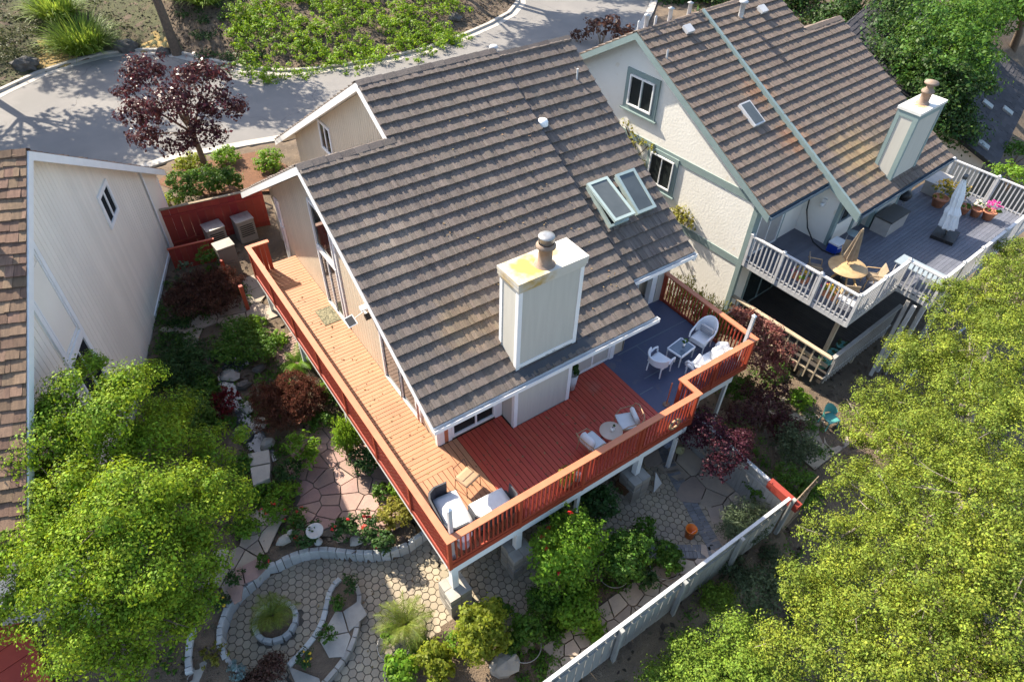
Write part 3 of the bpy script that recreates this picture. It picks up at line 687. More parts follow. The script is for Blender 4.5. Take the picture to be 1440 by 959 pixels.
# chimney
cx0, cx1, cy0, cy1 = 3.595, 5.545, 2.567, 3.34
b = MB(); b.box(cx0+.01, cx1-.01, cy0+.012, cy1, -2.2, 4.95); chim = hb(b, 'chimney', M_greige)
b = MB()
for X in (cx0, cx1-.11):
    b.box(X-.004, X+.114, cy0-.006, cy0+.016, -2.2, 4.94)
for X, e in ((cx0-.006, cx0+.014), (cx1-.014, cx1+.006)):
    b.box(X, e, cy0+.017, cy0+.11, -2.2, 4.94); b.box(X, e, cy1-.10, cy1+.006, 1.8, 4.94)
b.box(cx0+.115, cx1-.115, cy0-.006, cy0+.014, RF(cy0)+.06, RF(cy0)+.17)
each(b, 'corner_board', M_white, chim)
b = MB(); b.box(cx0-.05, cx1+.05, cy0-.05, cy1+.05, 4.94, 5.06); b.box(cx0-.025, cx1+.025, cy0-.025, cy1+.025, 4.86, 4.94); b.box(cx0-.06, cx1+.06, cy0-.06, cy1+.06, 5.06, 5.165); b.build('chimney_cap', M_capstain, chim)
fx = W(766, 371, 5.165); b = MB(); b.at((fx.x, fx.y, 5.165)); b.lathe([(.26, 0), (.24, .02), (.17, .05), (.165, .46), (.19, .47), (.235, .50), (.235, .55), (.18, .60)], 24)
b.build('flue', M_rust, chim)
b = MB(); b.at((fx.x, fx.y, 5.165)); b.lathe([(.15, .60), (.15, .66), (.19, .67), (.19, .76), (.20, .77), (.19, .80), (.10, .82), (0, .82)], 24); b.build('flue_cap', M_steel, chim)
# windows of the west wall
wx = 1.56
up = lambda y: RF(y)-.6
def wside(y0, y1, z0, z1, panes, fm=M_white, fw=.08): return window_on(H, MX((wx, y1, z0), (0, -1, 0), (0, 0, 1)), y1-y0, z1-z0, panes, fm, fw, .06, off=-H0)
wside(9.08, 10.36, .08, 2.15, [0, .5, 1])
cl = wside(9.08, 10.36, 2.36, 3.9, [0, 1])
wside(5.25, 6.2, .12, 2.0, [0, 1]); wside(4.35, 5.16, .12, 1.9, [0, 1])
wside(14.06, 14.3, -.7, .8, [0, 1], fw=.06); wside(14.06, 14.3, 1.0, 1.9, [0, 1], fw=.06)
b = MB(); b.box(1.50, 1.56, 3.17, 3.28, -.02, 2.3); b.box(1.525, 1.562, 8.83, 8.95, 0, 4.6); b.box(1.525, 1.562, 4.12, 4.2, .02, 1.8)
each(b, 'corner_board', M_white, H, -H0)
b = MB(); b.box(1.52, 1.565, 4.2, 4.27, .02, 1.8); b.box(1.72, 1.84, 3.15, 3.20, .02, 2.1); each(b, 'shutter', M_cap, H, -H0)
# south wall behind the deck
b = MB(); b.box(1.56, 1.72, 3.15, 3.2, .0, 2.2); b.box(1.84, 1.95, 3.15, 3.2, .0, 2.2); b.box(3.36, 3.58, 3.13, 3.2, 0, 2.3); b.box(1.56, 3.36, 3.165, 3.199, 2.1, 2.3); b.box(7.60, 7.75, 3.12, 3.2, 0, 2.3); b.box(6.1, 6.2, 3.13, 3.2, 0, 2.3)
each(b, 'door_surround', M_white, H, -H0)
window_on(H, MX((2.02, 3.2, .16), (1, 0, 0), (0, 0, 1)), 1.28, 1.9, [0, .56, 1], M_white, .07, .06, name='sliding_door', off=-H0)
window_on(H, MX((6.28, 3.2, .06), (1, 0, 0), (0, 0, 1)), 1.25, 2.0, [0, .5, 1], M_white, .07, .05, name='double_door', gm=M_greige, off=-H0)
window_on(H, MX((8.32, 4.88, .08), (1, 0, 0), (0, 0, 1)), 1.9, 2.05, [0, .5, 1], M_white, .07, .05, name='sliding_door', gm=M_dark, off=-H0)
b = MB(); b.box(10.40, 10.63, 4.40, 4.60, 0, 2.5); hb(b, 'porch_column', M_white)
b = MB(); b.box(10.64, 11.0, 4.38, 4.66, -4, 2.5); b.box(10.64, 10.95, 4.66, 18.6, -4, 3.0); b.slab([(10.64, 4.66, 2.9), (10.64, YR_, 2.9), (10.64, YR_, ZR_-.2), (10.64, 4.66, RC(4.66)-.2)], (.3, 0, 0)); hb(b, 'side_wall', M_greige)
# upper gable window
window_on(H, MX((3.965, 15.35, 2.75), (0, -1, 0), (0, 0, 1)), .85, .95, [0, .5, 1], M_white, .1, .05, off=-H0)
# skylights on the right-hand slope
upv = Vector((0, 1, SC)).normalized(); rz_ = RC
for X0, X1, Y0, Y1, opn in ((8.62, 9.36, 5.0, 6.25, True), (9.72, 10.42, 5.05, 6.22, False)):
    L = (Y1-Y0)*cs; M = MX((X0, Y0, rz_(Y0)), (1, 0, 0), upv); b = MB(); b.m = M; w = X1-X0
    b.box(0, w, 0, .07, 0, .17); b.box(0, w, L-.07, L, 0, .17); b.box(0, .07, .07, L-.07, 0, .17); b.box(w-.07, w, .07, L-.07, 0, .17)
    sk = hb(b, 'skylight', M_skyframe); b = MB(); b.m = M; b.box(.071, w-.071, .071, L-.071, .02, .05); b.build('light_shaft', M_dark, sk)
    Ms = M @ Matrix.Translation((0, L, .175)) @ Matrix.Rotation(R(-11 if opn else 0), 4, 'X'); b = MB(); b.m = Ms
    b.box(-.03, w+.03, -L-.03, -L+.06, 0, .08); b.box(-.03, w+.03, -.06, .03, 0, .08); b.box(-.03, .06, -L+.06, -.06, 0, .08); b.box(w-.06, w+.03, -L+.06, -.06, 0, .08)
    sa = b.build('sash', M_skyframe, sk); b = MB(); b.m = Ms; b.box(.061, w-.061, -L+.061, -.061, .03, .06); b.build('pane', M_skyglass, sk)
# roof vents
def on_roof(u, v, low=0):
    d = FW+RT*(u-720)/FPX-UP*(v-479.5)/FPX; n = np.array([0, -s, 1]); P0 = np.array([0, ye, ze-low]); t = ((P0-CAM)@n)/(d@n); return Vector(CAM+d*t)
p = on_roof(811, 112, .1); b = MB(); b.tube([p-Vector((0, 0, .1)), p+Vector((0, 0, .34))], .032, 8); hb(b, 'vent_pipe', M_white2)
p = on_roof(763, 177, .15); b = MB(); b.at(p+Vector((0, 0, .02))); b.lathe([(.17, 0), (.17, .1), (.13, .18), (0, .2)], 14); hb(b, 'roof_vent', M_white)
b = MB(); b.at((8.35, 10.8, RF(10.5)-.15)); b.lathe([(.1, 0), (.1, .12), (.15, .14), (.12, .2), (0, .21)], 12)
b.m = Matrix.Identity(4); hb(b, 'ridge_vent', M_white2)
# security lamp with its little solar panel on the eave
p = Vector((1.5, 6.95, 2.23)); lam = thing('security_lamp', 'white twin security lamp with a little solar panel under the west eave', 'lamp', p)
b = MB(); b.box(-.16, .05, -.1, .1, -.05, .06); b.tube([(-.1, 0, 0), (-.1, -.3, .02)], .03); b.build('bracket', M_white, lam)
b = MB(); b.at((-.12, -.36, .0), 0, R(40)); b.box(-.07, .07, -.09, .09, -.06, .06); b.build('lamp_head', M_black, lam)
b = MB(); b.at((-.64, -.42, .12), 0, R(25), R(-10)); b.box(-.14, .14, -.16, .16, 0, .02); fr_ = b.build('solar_panel_frame', M_white, lam)
b = MB(); b.at((-.64, -.42, .12), 0, R(25), R(-10)); b.box(-.11, .11, -.13, .13, .021, .026); b.build('solar_cell', M_felt, fr_)
b = MB(); b.tube([(-.15, -.15, .03), (-.5, -.35, .1)], .012); b.build('arm', M_white, lam)

# ------------------------------------------------------------------ deck
D0 = Vector((0, 0, -2.2)); DK = thing('timber_deck', 'raised red and orange timber deck wrapping round the house, with a blue grey end', 'deck', D0)
def db(b, name, m): return b.build(name, m, DK, -D0)
W1, NN, W2, LL, YR = 7.938, .604, 10.955, 13.13, 4.384
q = random.Random(5)
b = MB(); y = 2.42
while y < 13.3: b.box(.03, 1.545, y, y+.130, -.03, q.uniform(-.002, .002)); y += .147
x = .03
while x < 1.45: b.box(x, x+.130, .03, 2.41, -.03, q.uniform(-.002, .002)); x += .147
while x < 1.95: b.box(x, x+.130, .03, 3.13, -.03, q.uniform(-.002, .002)); x += .147  # front boards in the paler tone, standing in for the sunlit patch
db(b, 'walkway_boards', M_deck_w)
b = MB()
while x < 7.35:
    b.box(x, x+.130, .03, (3.13 if (x < 3.42 or x > 5.6) else 2.55) if x > 1.56 else 3.1, -.03, q.uniform(-.002, .002)); x += .147
db(b, 'deck_boards', M_deck)
b = MB(); b.box(7.36, 7.93, .03, 3.2, -.03, .006); b.box(7.931, 10.93, .63, 4.85, -.03, .006); b.box(7.931, 8.2, 3.2, 4.86, -.03, .0055); db(b, 'deck_membrane', M_blue)
b = MB()
for y_ in (1.9, 3.1): b.box(7.94, 10.93, y_, y_+.03, .0065, .012)
b.box(9.4, 9.43, .64, 1.9, .0065, .012); b.box(8.7, 8.73, 1.93, 3.1, .0065, .012); b.box(7.4, 7.93, 1.5, 1.53, .0065, .012)
db(b, 'membrane_seam', M_slate)
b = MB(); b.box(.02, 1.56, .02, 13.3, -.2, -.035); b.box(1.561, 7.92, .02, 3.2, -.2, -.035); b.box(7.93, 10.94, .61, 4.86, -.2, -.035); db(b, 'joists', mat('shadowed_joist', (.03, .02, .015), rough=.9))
b = MB(); b.box(0, W1, -.035, .0, -.16, .02); b.box(W1, W1+.035, -.035, NN, -.16, .02); b.box(W1+.036, W2, NN-.035, NN, -.16, .02); b.box(W2, W2+.035, NN-.035, YR, -.16, .02); b.box(-.035, -.001, -.035, LL, -.16, .02)
db(b, 'fascia_board', M_red)
b = MB(); b.box(.0, W1-.1, -.03, .09, -.42, -.165); b.box(W1+.05, W2-.5, NN-.03, NN+.09, -.42, -.165); b.box(-.032, .05, .1, LL, -.30, -.165); db(b, 'rim_beam', M_white)
RH_ = 1.155
def rail_cap(pts, w=.17):
    b = MB()
    for a, c in zip(pts, pts[1:]): b.bar((a[0], a[1], RH_-.02), (c[0], c[1], RH_-.02), w, .04)
    return b
caps = [[(0, -.085), (0, LL+.08)], [(.086, 0), (W1+.085, 0)], [(W1, .086), (W1, NN+.085)], [(W1+.086, NN), (W2+.085, NN)], [(W2, NN+.086), (W2, YR)], [(.086, LL), (.70, LL)]]
for c in caps: db(rail_cap(c), 'rail_cap', M_cap if c[0][0] < W2-.1 or True else M_red)
def balusters(a, c, sp=.127, w=.036, z0=.09, z1=1.06):
    a = Vector((*a, 0)); c = Vector((*c, 0)); L = (c-a).length; n = int(L/sp); b = MB(); d = (c-a).normalized()
    b.bar(a+Vector((0, 0, .075)), c+Vector((0, 0, .075)), .036, .075); b.bar(a+Vector((0, 0, 1.085)), c+Vector((0, 0, 1.085)), .036, .08)
    for i in range(1, n):
        p = a.lerp(c, i/n); b.box(p.x-w/2, p.x+w/2, p.y-w/2, p.y+w/2, z0+.02, z1-.015)
    return b
for a, c in (((.06, 0), (W1-.05, 0)), ((W1, .06), (W1, NN-.05)), ((W1+.06, NN), (W2-.05, NN)), ((W2, NN+.05), (W2, YR))): db(balusters(a, c), 'baluster_panel', M_red)
b = MB()
for i in range(4): b.box(.06+i*.15, .06+i*.15+.13, LL-.02, LL+.02, .0, 1.1)
db(b, 'end_panel', M_red)
b = MB(); sp = .15; zl, zh = .05, 1.08; hh = zh-zl; n = int((LL+hh)/sp)
for i in range(n+1):
    y0_ = -hh+i*sp
    for sg, xo in ((1, -.006), (-1, .006)):
        ya, yb = y0_, y0_+hh
        a = [max(ya, .02), min(yb, LL-.02)]
        if a[1]-a[0] < .05: continue
        za = zl+(a[0]-ya); zb = zl+(a[1]-ya)
        if sg < 0: za, zb = zh-(a[0]-ya), zh-(a[1]-ya)
        b.bar((xo, a[0], za), (xo, a[1], zb), .038, .011, up=(1, 0, 0))
db(b, 'lattice_panel', M_red)
for (x_, y_) in [(0, 0)]+[(0, k*LL/7) for k in range(1, 8)]+[(k*W1/4, 0) for k in range(1, 5)]+[(W1, NN), (W1+1.5, NN), (W2, NN), (W2, 2.5), (W2, YR-.05)]:
    b = MB(); b.box(x_-.045, x_+.045, y_-.045, y_+.045, -.16, 1.11); db(b, 'rail_post', M_red)
piers = [(.12, .07, -1.25), (2.0, .04, -1.2), (6.15, .04, -1.2)]
for x_, y_, zt in piers:
    b = MB(); b.box(x_-.085, x_+.085, y_-.055, y_+.115, zt, -.43); db(b, 'post', M_white)
for x_, y_ in ((3.95, .06), (7.7, .1), (9.2, .75), (10.6, .8), (.05, 6), (.05, 9.5), (.05, 12.4)):
    b = MB(); b.box(x_-.05, x_+.05, y_-.05, y_+.05, -4.2 if x_ > 8.8 else -2.2, -.17 if x_ < 1 else -.43); db(b, 'post', M_white)
for k, (x_, y_, zt) in enumerate(piers):
    b = MB(); q = random.Random(k)
    for c in range(6):
        z0 = -2.25+c*(zt+2.25)/6; z1 = z0+(zt+2.25)/6-.012
        for (xa, xb2, yy0, yy1) in ((-.31, -.01, -.31, -.0), (.0, .31, -.31, .09), (-.31, -.1, .01, .31), (-.09, .31, .1, .31)):
            j = q.uniform(-.012, .012); b.box(x_+xa+j, x_+xb2+j-.01, y_+yy0+j, y_+yy1+j-.01, z0, z1)
    b.box(x_-.29, x_+.29, y_-.29, y_+.29, -2.25, zt-.02)
    tag(b.build('stone_pier', M_slab), ['stacked stone pier at the front left corner of the deck, by the lime green bush', 'stacked stone pier under the middle of the deck front, behind the bush with red flowers', 'stacked stone pier beneath the deck beside the hexagon patio and flagstones'][k], 'pier', 'stone piers under the deck')
b = MB()
for i in range(7): b.box(8.1+i*.15, 8.22+i*.15, NN+.12, NN+.15, -1.7, -.17)
db(b, 'skirt_board', M_red)

# ------------------------------------------------------------------ the neighbour's cream house on the right
RO = (15.852, .233); RR = R(4.105); RZ = 3.858; ZD = -.342
RX = thing('house', 'cream stucco house with sage trim and two stepped brown roofs, on the right', 'house', (*RO, -4.2), RR)
def r2(b, name, m, par=None): return b.build(name, m, par or RX, (0, 0, RZ) if par is None else None)
def RW(x, y, z=0):
    c, s_ = math.cos(RR), math.sin(RR); return Vector((RO[0]+x*c-y*s_, RO[1]+x*s_+y*c, ZD+z))
sA, sB = .571, .551; fA = lambda y: 2.484+sA*(y-3.761); fB = lambda y: 1.857+sB*(y-2.278)
ax0, ax1, bx1, xC = -.447, 3.203, 10.348, 7.741; yR, yC = 10.792, 8.908
b = MB(); ca = math.sqrt(1+sA*sA); cb = math.sqrt(1+sB*sB)
tiles(b, ax0, ax1, 3.761, 2.484, 1, sA, (yR-3.761)*ca, seed=21)
tiles(b, ax1, xC, 2.278, 1.857, 1, sB, (yR-2.278)*cb, seed=22); tiles(b, xC, bx1, 2.278, 1.857, 1, sB, (yC-2.278)*cb, seed=23)
for X0, X1, Y, Z, L in ((ax0, ax1, yR, fA(yR), 17.5), (ax1, xC, yR, fB(yR), 17.5), (xC, bx1, yC, fB(yC), 15)):
    tiles(b, X0, X1, L, Z-.6*(L-Y), -1, .6, (L-Y)*1.166, seed=24, wmin=.5, wmax=1)
ridge_caps(b, ax0, ax1, yR, fA(yR), sA, seed=3); ridge_caps(b, ax1, xC, yR, fB(yR), sB, seed=4); ridge_caps(b, xC, bx1, yC, fB(yC), sB, seed=5)
rr = r2(b, 'roof', M_roof2)
b = MB()
for X0, X1, Y0, Z0, Y1, Z1, YB in ((ax0+.03, ax1-.001, 3.761, 2.484, yR, fA(yR), 17.5), (ax1+.03, xC, 2.278, 1.857, yR, fB(yR), 17.5), (xC+.002, bx1-.03, 2.278, 1.857, yC, fB(yC), 15)):
    slope_slab(b, X0, X1, Y0, Z0-.006, Y1, Z1-.006, .15); slope_slab(b, X0, X1, Y1+.001, Z1-.006, YB, Z1-.006-.6*(YB-Y1), .15)
r2(b, 'roof_deck', M_sage)
b = MB()
rake(b, ax0-.03, 3.7, 2.45, yR, fA(yR), .26, .06); rake(b, ax0-.03, yR+.001, fA(yR), 17.5, fA(yR)-.6*(17.5-yR), .26, .06)
rake(b, ax1-.06, 2.2, 1.815+.10, yR, fB(yR)+.10, .36, .12); rake(b, ax1-.05, yR+.001, fB(yR), 17.5, fB(yR)-.6*(17.5-yR), .28, .08)
each(b, 'barge_board', M_sage, RX, (0, 0, RZ))
b = MB(); gutter(b, ax0, ax1-.06, 3.73, 2.44); gutter(b, ax1+.1, bx1, 2.25, 1.82); r2(b, 'gutter', M_slate)
b = MB(); uA = lambda y: (fA(y) if y < yR else fA(yR)-.6*(y-yR))-.17; uB = lambda y: (fB(y) if y < yR else fB(yR)-.6*(y-yR))-.17; uC = lambda y: (fB(y) if y < yC else fB(yC)-.6*(y-yC))-.17
def gable(b, x0, x1, ya, yb, lo, up_, yr): b.slab([(x0, ya, lo), (x0, ya, up_(ya)), (x0, yr, up_(yr)), (x0, yb, up_(yb)), (x0, yb, lo)], (x1-x0, 0, 0))
gable(b, 0, 3.39, 4.43, 16.5, -4.4, uA, yR); gable(b, 3.4, 7.7, 3.02, 16.5, -4.4, uB, yR); gable(b, 7.702, 10.0, 3.02, 14, -4.4, uC, yC)
r2(b, 'wall', M_stucco)
b = MB()
b.box(-.03, 0, 4.40, 16.5, 2.32, 2.60); b.box(-.03, 0, 4.40, 16.5, -.36, -.06); b.box(-.05, .12, 4.36, 4.55, -4, 2.6); b.box(3.36, 3.56, 2.98, 3.12, -3, 2.0); b.box(5.62, 5.8, 2.97, 3.02, 0, 2.0); b.box(4.9, 5.06, 2.97, 3.02, 0, 2.0)
b.box(0.12, 3.39, 4.39, 4.43, 2.3, 2.5); b.box(.14, .4, 4.39, 4.43, 0, 2.3); b.box(2.02, 2.14, 4.39, 4.43, 0, 2.3)
each(b, 'trim', M_sage, RX, (0, 0, RZ))
window_on(RX, MX((0, 11.12, 3.62), (0, -1, 0), (0, 0, 1)), 1.32, 1.22, [0, .5, 1], M_sage, .17, .08, off=(0, 0, RZ), sill=.06)
window_on(RX, MX((-.045, 11.02, 3.70), (0, -1, 0), (0, 0, 1)), 1.12, 1.06, [0, .5, 1], M_white, .06, .08, off=(0, 0, RZ))
window_on(RX, MX((0, 9.5, 1.02), (0, -1, 0), (0, 0, 1)), 1.25, 1.3, [0, .5, 1], M_sage, .15, .07, off=(0, 0, RZ), sill=.06)
window_on(RX, MX((-.045, 9.42, 1.10), (0, -1, 0), (0, 0, 1)), 1.09, 1.14, [0, .5, 1], M_white, .05, .07, off=(0, 0, RZ))
window_on(RX, MX((.42, 4.43, .06), (1, 0, 0), (0, 0, 1)), 1.55, 2.0, [0, .5, 1], M_white, .06, .05, name='sliding_door', off=(0, 0, RZ), gm=M_boxgrey)
window_on(RX, MX((3.7, 3.02, 1.0), (1, 0, 0), (0, 0, 1)), 1.1, .85, [0, .5, 1], M_slate, .1, .05, off=(0, 0, RZ))
window_on(RX, MX((1.0, 4.43, -2.9), (1, 0, 0), (0, 0, 1)), 2.2, 2.0, [0, .5, 1], M_sage, .08, .05, name='sliding_door', off=(0, 0, RZ))
# its chimney
qx0, qx1, qy0, qy1, qz = 5.847, 7.762, 2.639, 3.457, 4.802
b = MB(); b.box(qx0+.02, qx1-.02, qy0+.02, qy1-.02, -3, qz-.1); ch2 = r2(b, 'chimney', M_greige)
b = MB()
for X in (qx0, qx1-.16): b.box(X, X+.16, qy0, qy0+.019, 0, qz-.1)
for X in (qx0, qx1-.019): b.box(X, X+.019, qy0+.02, qy0+.17, 0, qz-.1); b.box(X, X+.019, qy1-.15, qy1, 2.2, qz-.1); b.box(X, X+.019, qy0+.171, qy1-.151, qz-.32, qz-.1)
b.box(qx0+.161, qx1-.161, qy0, qy0+.019, qz-.3, qz-.1); b.box(qx0, qx1, qy1-.019, qy1, 2.2, qz-.1)
each(b, 'corner_board', M_sage, ch2)
b = MB(); b.box(qx0-.03, qx1+.03, qy0-.03, qy1+.03, qz-.1, qz); b.build('chimney_cap', M_capstain2, ch2)
b = MB(); b.at((6.75, 3.05, qz)); b.lathe([(.24, 0), (.2, .05), (.17, .08), (.17, .38), (.22, .40), (.22, .46), (.12, .56), (.11, .68), (.25, .72), (.23, .78), (0, .82)], 20); b.build('flue', M_rust, ch2)
# skylight, vents
M = MX((1.55, 6.4, fA(6.4)), (1, 0, 0), (0, 1, sA)); b = MB(); b.m = M; b.box(0, .62, 0, 1.0, 0, .15); sk = r2(b, 'skylight', M_white2); b = MB(); b.m = M; b.box(.06, .56, .06, .94, .151, .16); b.build('pane', M_skyglass, sk)
def on_r(u, v, f0, s_):
    c, s2 = math.cos(RR), math.sin(RR); n = np.array([s2*s_, -c*s_, 1.]); p0 = np.array(RW(0, 0, f0(0))); d = FW+RT*(u-720)/FPX-UP*(v-479.5)/FPX
    t = ((p0-CAM)@n)/(d@n); P = CAM+d*t-np.array([RO[0], RO[1], 0]); return Vector((P[0]*c+P[1]*s2, -P[0]*s2+P[1]*c, P[2]-ZD))
b = MB()
p = on_r(937, 84, fA, sA); b.tube([p, p+Vector((0, 0, .35))], .035, 8, cap=False); p = on_r(1041, 25, fB, sB); b.at(p); b.lathe([(.1, 0), (.1, .54), (.17, .55), (.17, .61), (0, .64)], 12)
b.m = Matrix.Identity(4); each(b, 'vent_pipe', M_white2, RX, (0, 0, RZ))
for u, v, f0, s_ in ((965, 46, fA, sA), (1069, 18, fB, sB)):
    p = on_r(u, v, f0, s_); b = MB(); b.at(p+Vector((0, 0, .02)), 0, math.atan(s_)); b.box(-.2, .2, -.17, .17, .1, .2); b.box(-.13, .13, -.12, .12, 0, .1); r2(b, 'roof_vent', M_white2)
b = MB()
for x_ in (-.1, .3, .8, 1.6, 2.7):
    b.at((x_, yR+.25, fA(yR)-.2)); k = .55 if x_ in (.3, 1.6, 2.7) else .4; b.lathe([(.05 if k < .5 else .08, 0), (.05 if k < .5 else .08, k), (.13, k+.02) if k > .5 else (.05, k+.02), (0, k+.08)], 10)
b.m = Matrix.Identity(4); each(b, 'ridge_vent', M_white2, RX, (0, 0, RZ))
b = MB(); b.box(3.28, 3.4, 3.6, 3.75, 1.55, 1.75); b.at((3.25, 3.67, 1.5)); b.lathe([(.0, -.06), (.09, -.03), (.09, .08), (.05, .12)], 10); b.m = Matrix.Identity(4); r2(b, 'wall_lamp', M_white)

# upper deck of that house
def RWa(x, y, z): return RW(x, y, z)
ND = thing('balcony_deck', 'high grey deck with white balustrade on the cream house, under two parasols', 'deck', (*RO, -4.2), RR)
def n2(b, name, m): return b.build(name, m, ND, (0, 0, RZ))
XE, YF, XJ = 11.81, -1.263, 3.226
b = MB(); y = YF+.02
while y < 4.4:
    b.box(.02 if y > -.01 else XJ+.02, XE if y < 2.9 else 3.4, y, y+.135, -.03, 0); y += .142
n2(b, 'deck_boards', M_greydeck)
b = MB(); b.box(0, 3.4, 0, 4.4, -.2, -.035); b.box(3.401, XE, 0, 3.0, -.2, -.035); b.box(XJ, XE, YF, -.001, -.2, -.035); n2(b, 'joists', M_white2)
def rail2(par, off, a, c, z=0, sp=.165, H=1.155, m=M_white2, w=.045, low=-.14, name='baluster_panel', mr=None, cap=.11, post_sp=1.5, solid=0, topz=None):
    a = Vector((*a, z)); c = Vector((*c, z)); L = (c-a).length; b = MB(); n = max(2, int(L/sp)); d = (c-a)/L
    for i in range(1, n):
        p = a.lerp(c, i/n); b.at(p, math.atan2(d.y, d.x)); b.box(-w/2, w/2, -w/2-.0, w/2, low, H-.06)
    b.m = Matrix.Identity(4); b.bar(a+Vector((0, 0, .07)), c+Vector((0, 0, .07)), .03, .06)
    o = b.build(name, m, par, off)
    b = MB(); b.bar(a+Vector((0, 0, H-.03)), c+Vector((0, 0, H-.03)), cap, .05); b.build('rail_cap', mr or m, par, off)
    return o
def posts(par, off, pts, z=0, H=1.25, w=.1, m=M_white2, low=-.2):
    for x_, y_ in pts:
        b = MB(); b.box(x_-w/2, x_+w/2, y_-w/2, y_+w/2, z+low, z+H-.05); b.add([(x_-w*.65, y_-w*.65, z+H-.05), (x_+w*.65, y_-w*.65, z+H-.05), (x_+w*.65, y_+w*.65, z+H-.05), (x_-w*.65, y_+w*.65, z+H-.05), (x_, y_, z+H+.02)], [(0, 1, 4), (1, 2, 4), (2, 3, 4), (3, 0, 4), (3, 2, 1, 0)]); b.build('rail_post', m, par, off)
O2 = (0, 0, RZ)
for a, c in (((0, .02), (0, 4.3)), ((.05, 0), (XJ, 0)), ((XJ, -.05), (XJ, YF+.05)), ((XJ, YF), (XE, YF)), ((XE, YF), (XE, 2.58))): rail2(ND, O2, a, c)
posts(ND, O2, [(0, 0), (0, 1.45), (0, 2.95), (0, 4.3), (1.6, 0), (XJ, 0), (XJ, YF), (4.6, YF), (6.06, YF), (8.0, YF), (9.9, YF), (XE, YF), (XE, .65), (XE, 2.55)])
b = MB(); b.box(-.02, .04, .02, 4.4, -.24, -.036); b.box(.05, XJ, -.02, .03, -.24, -.036); b.box(XJ+.05, XE, YF-.02, YF+.03, -.24, -.036); n2(b, 'rim_board', M_white2)
for x_, y_, z1 in ((.9, .55, -.24), (3.0, -.9, -.24), (3.5, -1.1, -.24), (6.2, -1.0, -.24), (9.2, -1.0, -.24)):
    b = MB(); b.box(x_-.07, x_+.07, y_-.07, y_+.07, -3.9, z1); n2(b, 'post', M_tanwood if x_ < 1 else M_white2)
b = MB(); b.bar((3.2, -.6, -.3), (2.4, -.9, -3.4), .13, .16); b.bar((3.55, -1.0, -.3), (2.9, -1.25, -3.4), .05, .08); each(b, 'brace', M_boxgrey, ND, (0, 0, RZ))
# bench box shelf seen through the balusters
LD = thing('lower_deck', 'dark lower deck with tan wooden railing under the white balcony', 'deck', (*RO, -4.2), RR)
lz = -2.916
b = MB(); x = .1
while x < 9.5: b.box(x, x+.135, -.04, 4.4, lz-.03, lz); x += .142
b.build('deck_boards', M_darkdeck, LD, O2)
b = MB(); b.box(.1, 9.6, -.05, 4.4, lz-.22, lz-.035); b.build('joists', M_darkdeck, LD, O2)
rail2(LD, O2, (.09, -.06), (.09, 4.49), lz, .33, m=M_tanwood, low=-.35, cap=.17, w=.05); rail2(LD, O2, (.12, -.06), (4.96, -.06), lz, .2, m=M_boxgrey, low=-.3, cap=.14, w=.045)
for x_, y_ in ((.45, .9), (.14, 3.2), (2.6, .02), (4.9, .02)):
    b = MB(); b.box(x_-.06, x_+.06, y_-.06, y_+.06, -4.4, lz-.03); b.build('post', M_tanwood, LD, O2)
b = MB(); b.box(.14, .17, .0, 4.4, lz+.55, lz+.72); b.build('mid_rail', M_tanwood, LD, O2)
st = thing('outdoor_stair', 'grey wooden stair landing below the lower deck, beside the oak', 'stairs', tuple(RW(4.2, -1.0, -3.9)), RR)
b = MB(); b.box(-1.4, 3, -1.0, .8, .0, .25); b.build('landing', M_greydeck, st)
for k in range(4):
    b = MB(); b.box(-1.4-.3*(k+1), -1.4-.3*k-.01, -1.0, .8, 0, .24-.05*k); b.build('step', M_greydeck, st)
b = MB(); b.bar((-1.5, -1.0, 1.1), (3, -1.0, 1.1), .09, .05); b.bar((-1.5, -1.0, .25), (-1.5, -1.0, 1.1), .08); b.bar((.7, -1.0, .25), (.7, -1.0, 1.1), .08); b.build('handrail', M_white2, st)

# ------------------------------------------------------------------ the grey house on the left
LB = W(243, 353, -1.3); LR = R(-22)
LH = thing('house', 'tall warm grey sided house with a weathered wood shake roof, at the left edge', 'house', (LB.x, LB.y, -2.4), LR)
LO = (0, 0, 2.4)
def l2(b, name, m): return b.build(name, m, LH, LO)
ya_, za_ = -7.57, 6.94; lf = lambda y: (za_+.598*(y-ya_)) if y < ya_ else za_-.612*(y-ya_)
b = MB(); tiles(b, -9, .3, -15.05, lf(-15.05), 1, .598, (ya_+15.05)*1.165, expo=.27, seed=31, wmin=.10, wmax=.30, step=.045, jag=.035)
tiles(b, -9, .3, 1.5, lf(1.5), -1, .612, (1.5-ya_)*1.172, expo=.3, seed=32, wmin=.2, wmax=.5, step=.03, jag=.04); ridge_caps(b, -9, .3, ya_, za_, .6, L=.3)
l2(b, 'roof', M_wood_shake)
b = MB(); slope_slab(b, -9, .28, -15.05, lf(-15.05)-.006, ya_, za_-.006, .15); slope_slab(b, -9, .28, ya_+.001, za_-.006, 1.45, lf(1.45)-.006, .15); l2(b, 'roof_deck', M_white)
b = MB(); rake(b, .27, -15.1, lf(-15.1), ya_, za_, .25, .06); rake(b, .27, ya_+.001, za_, 1.5, lf(1.5), .25, .06); each(b, 'barge_board', M_white, LH, LO)
b = MB(); gutter(b, -9, .2, -15.06, lf(-15.06)-.05); l2(b, 'gutter', M_steel)
ul = lambda y: lf(y)-.17
b = MB(); b.slab([(-.02, -14.6, -.8), (-.02, -14.6, ul(-14.6)), (-.02, ya_, ul(ya_)), (-.02, 1.24, ul(1.24)), (-.02, 1.24, -.8)], (-8, 0, 0)); l2(b, 'wall', M_grey_siding)
b = MB(); b.box(-8, -.0, -14.6, 1.2, -2.6, -1.15); l2(b, 'foundation', M_conc)
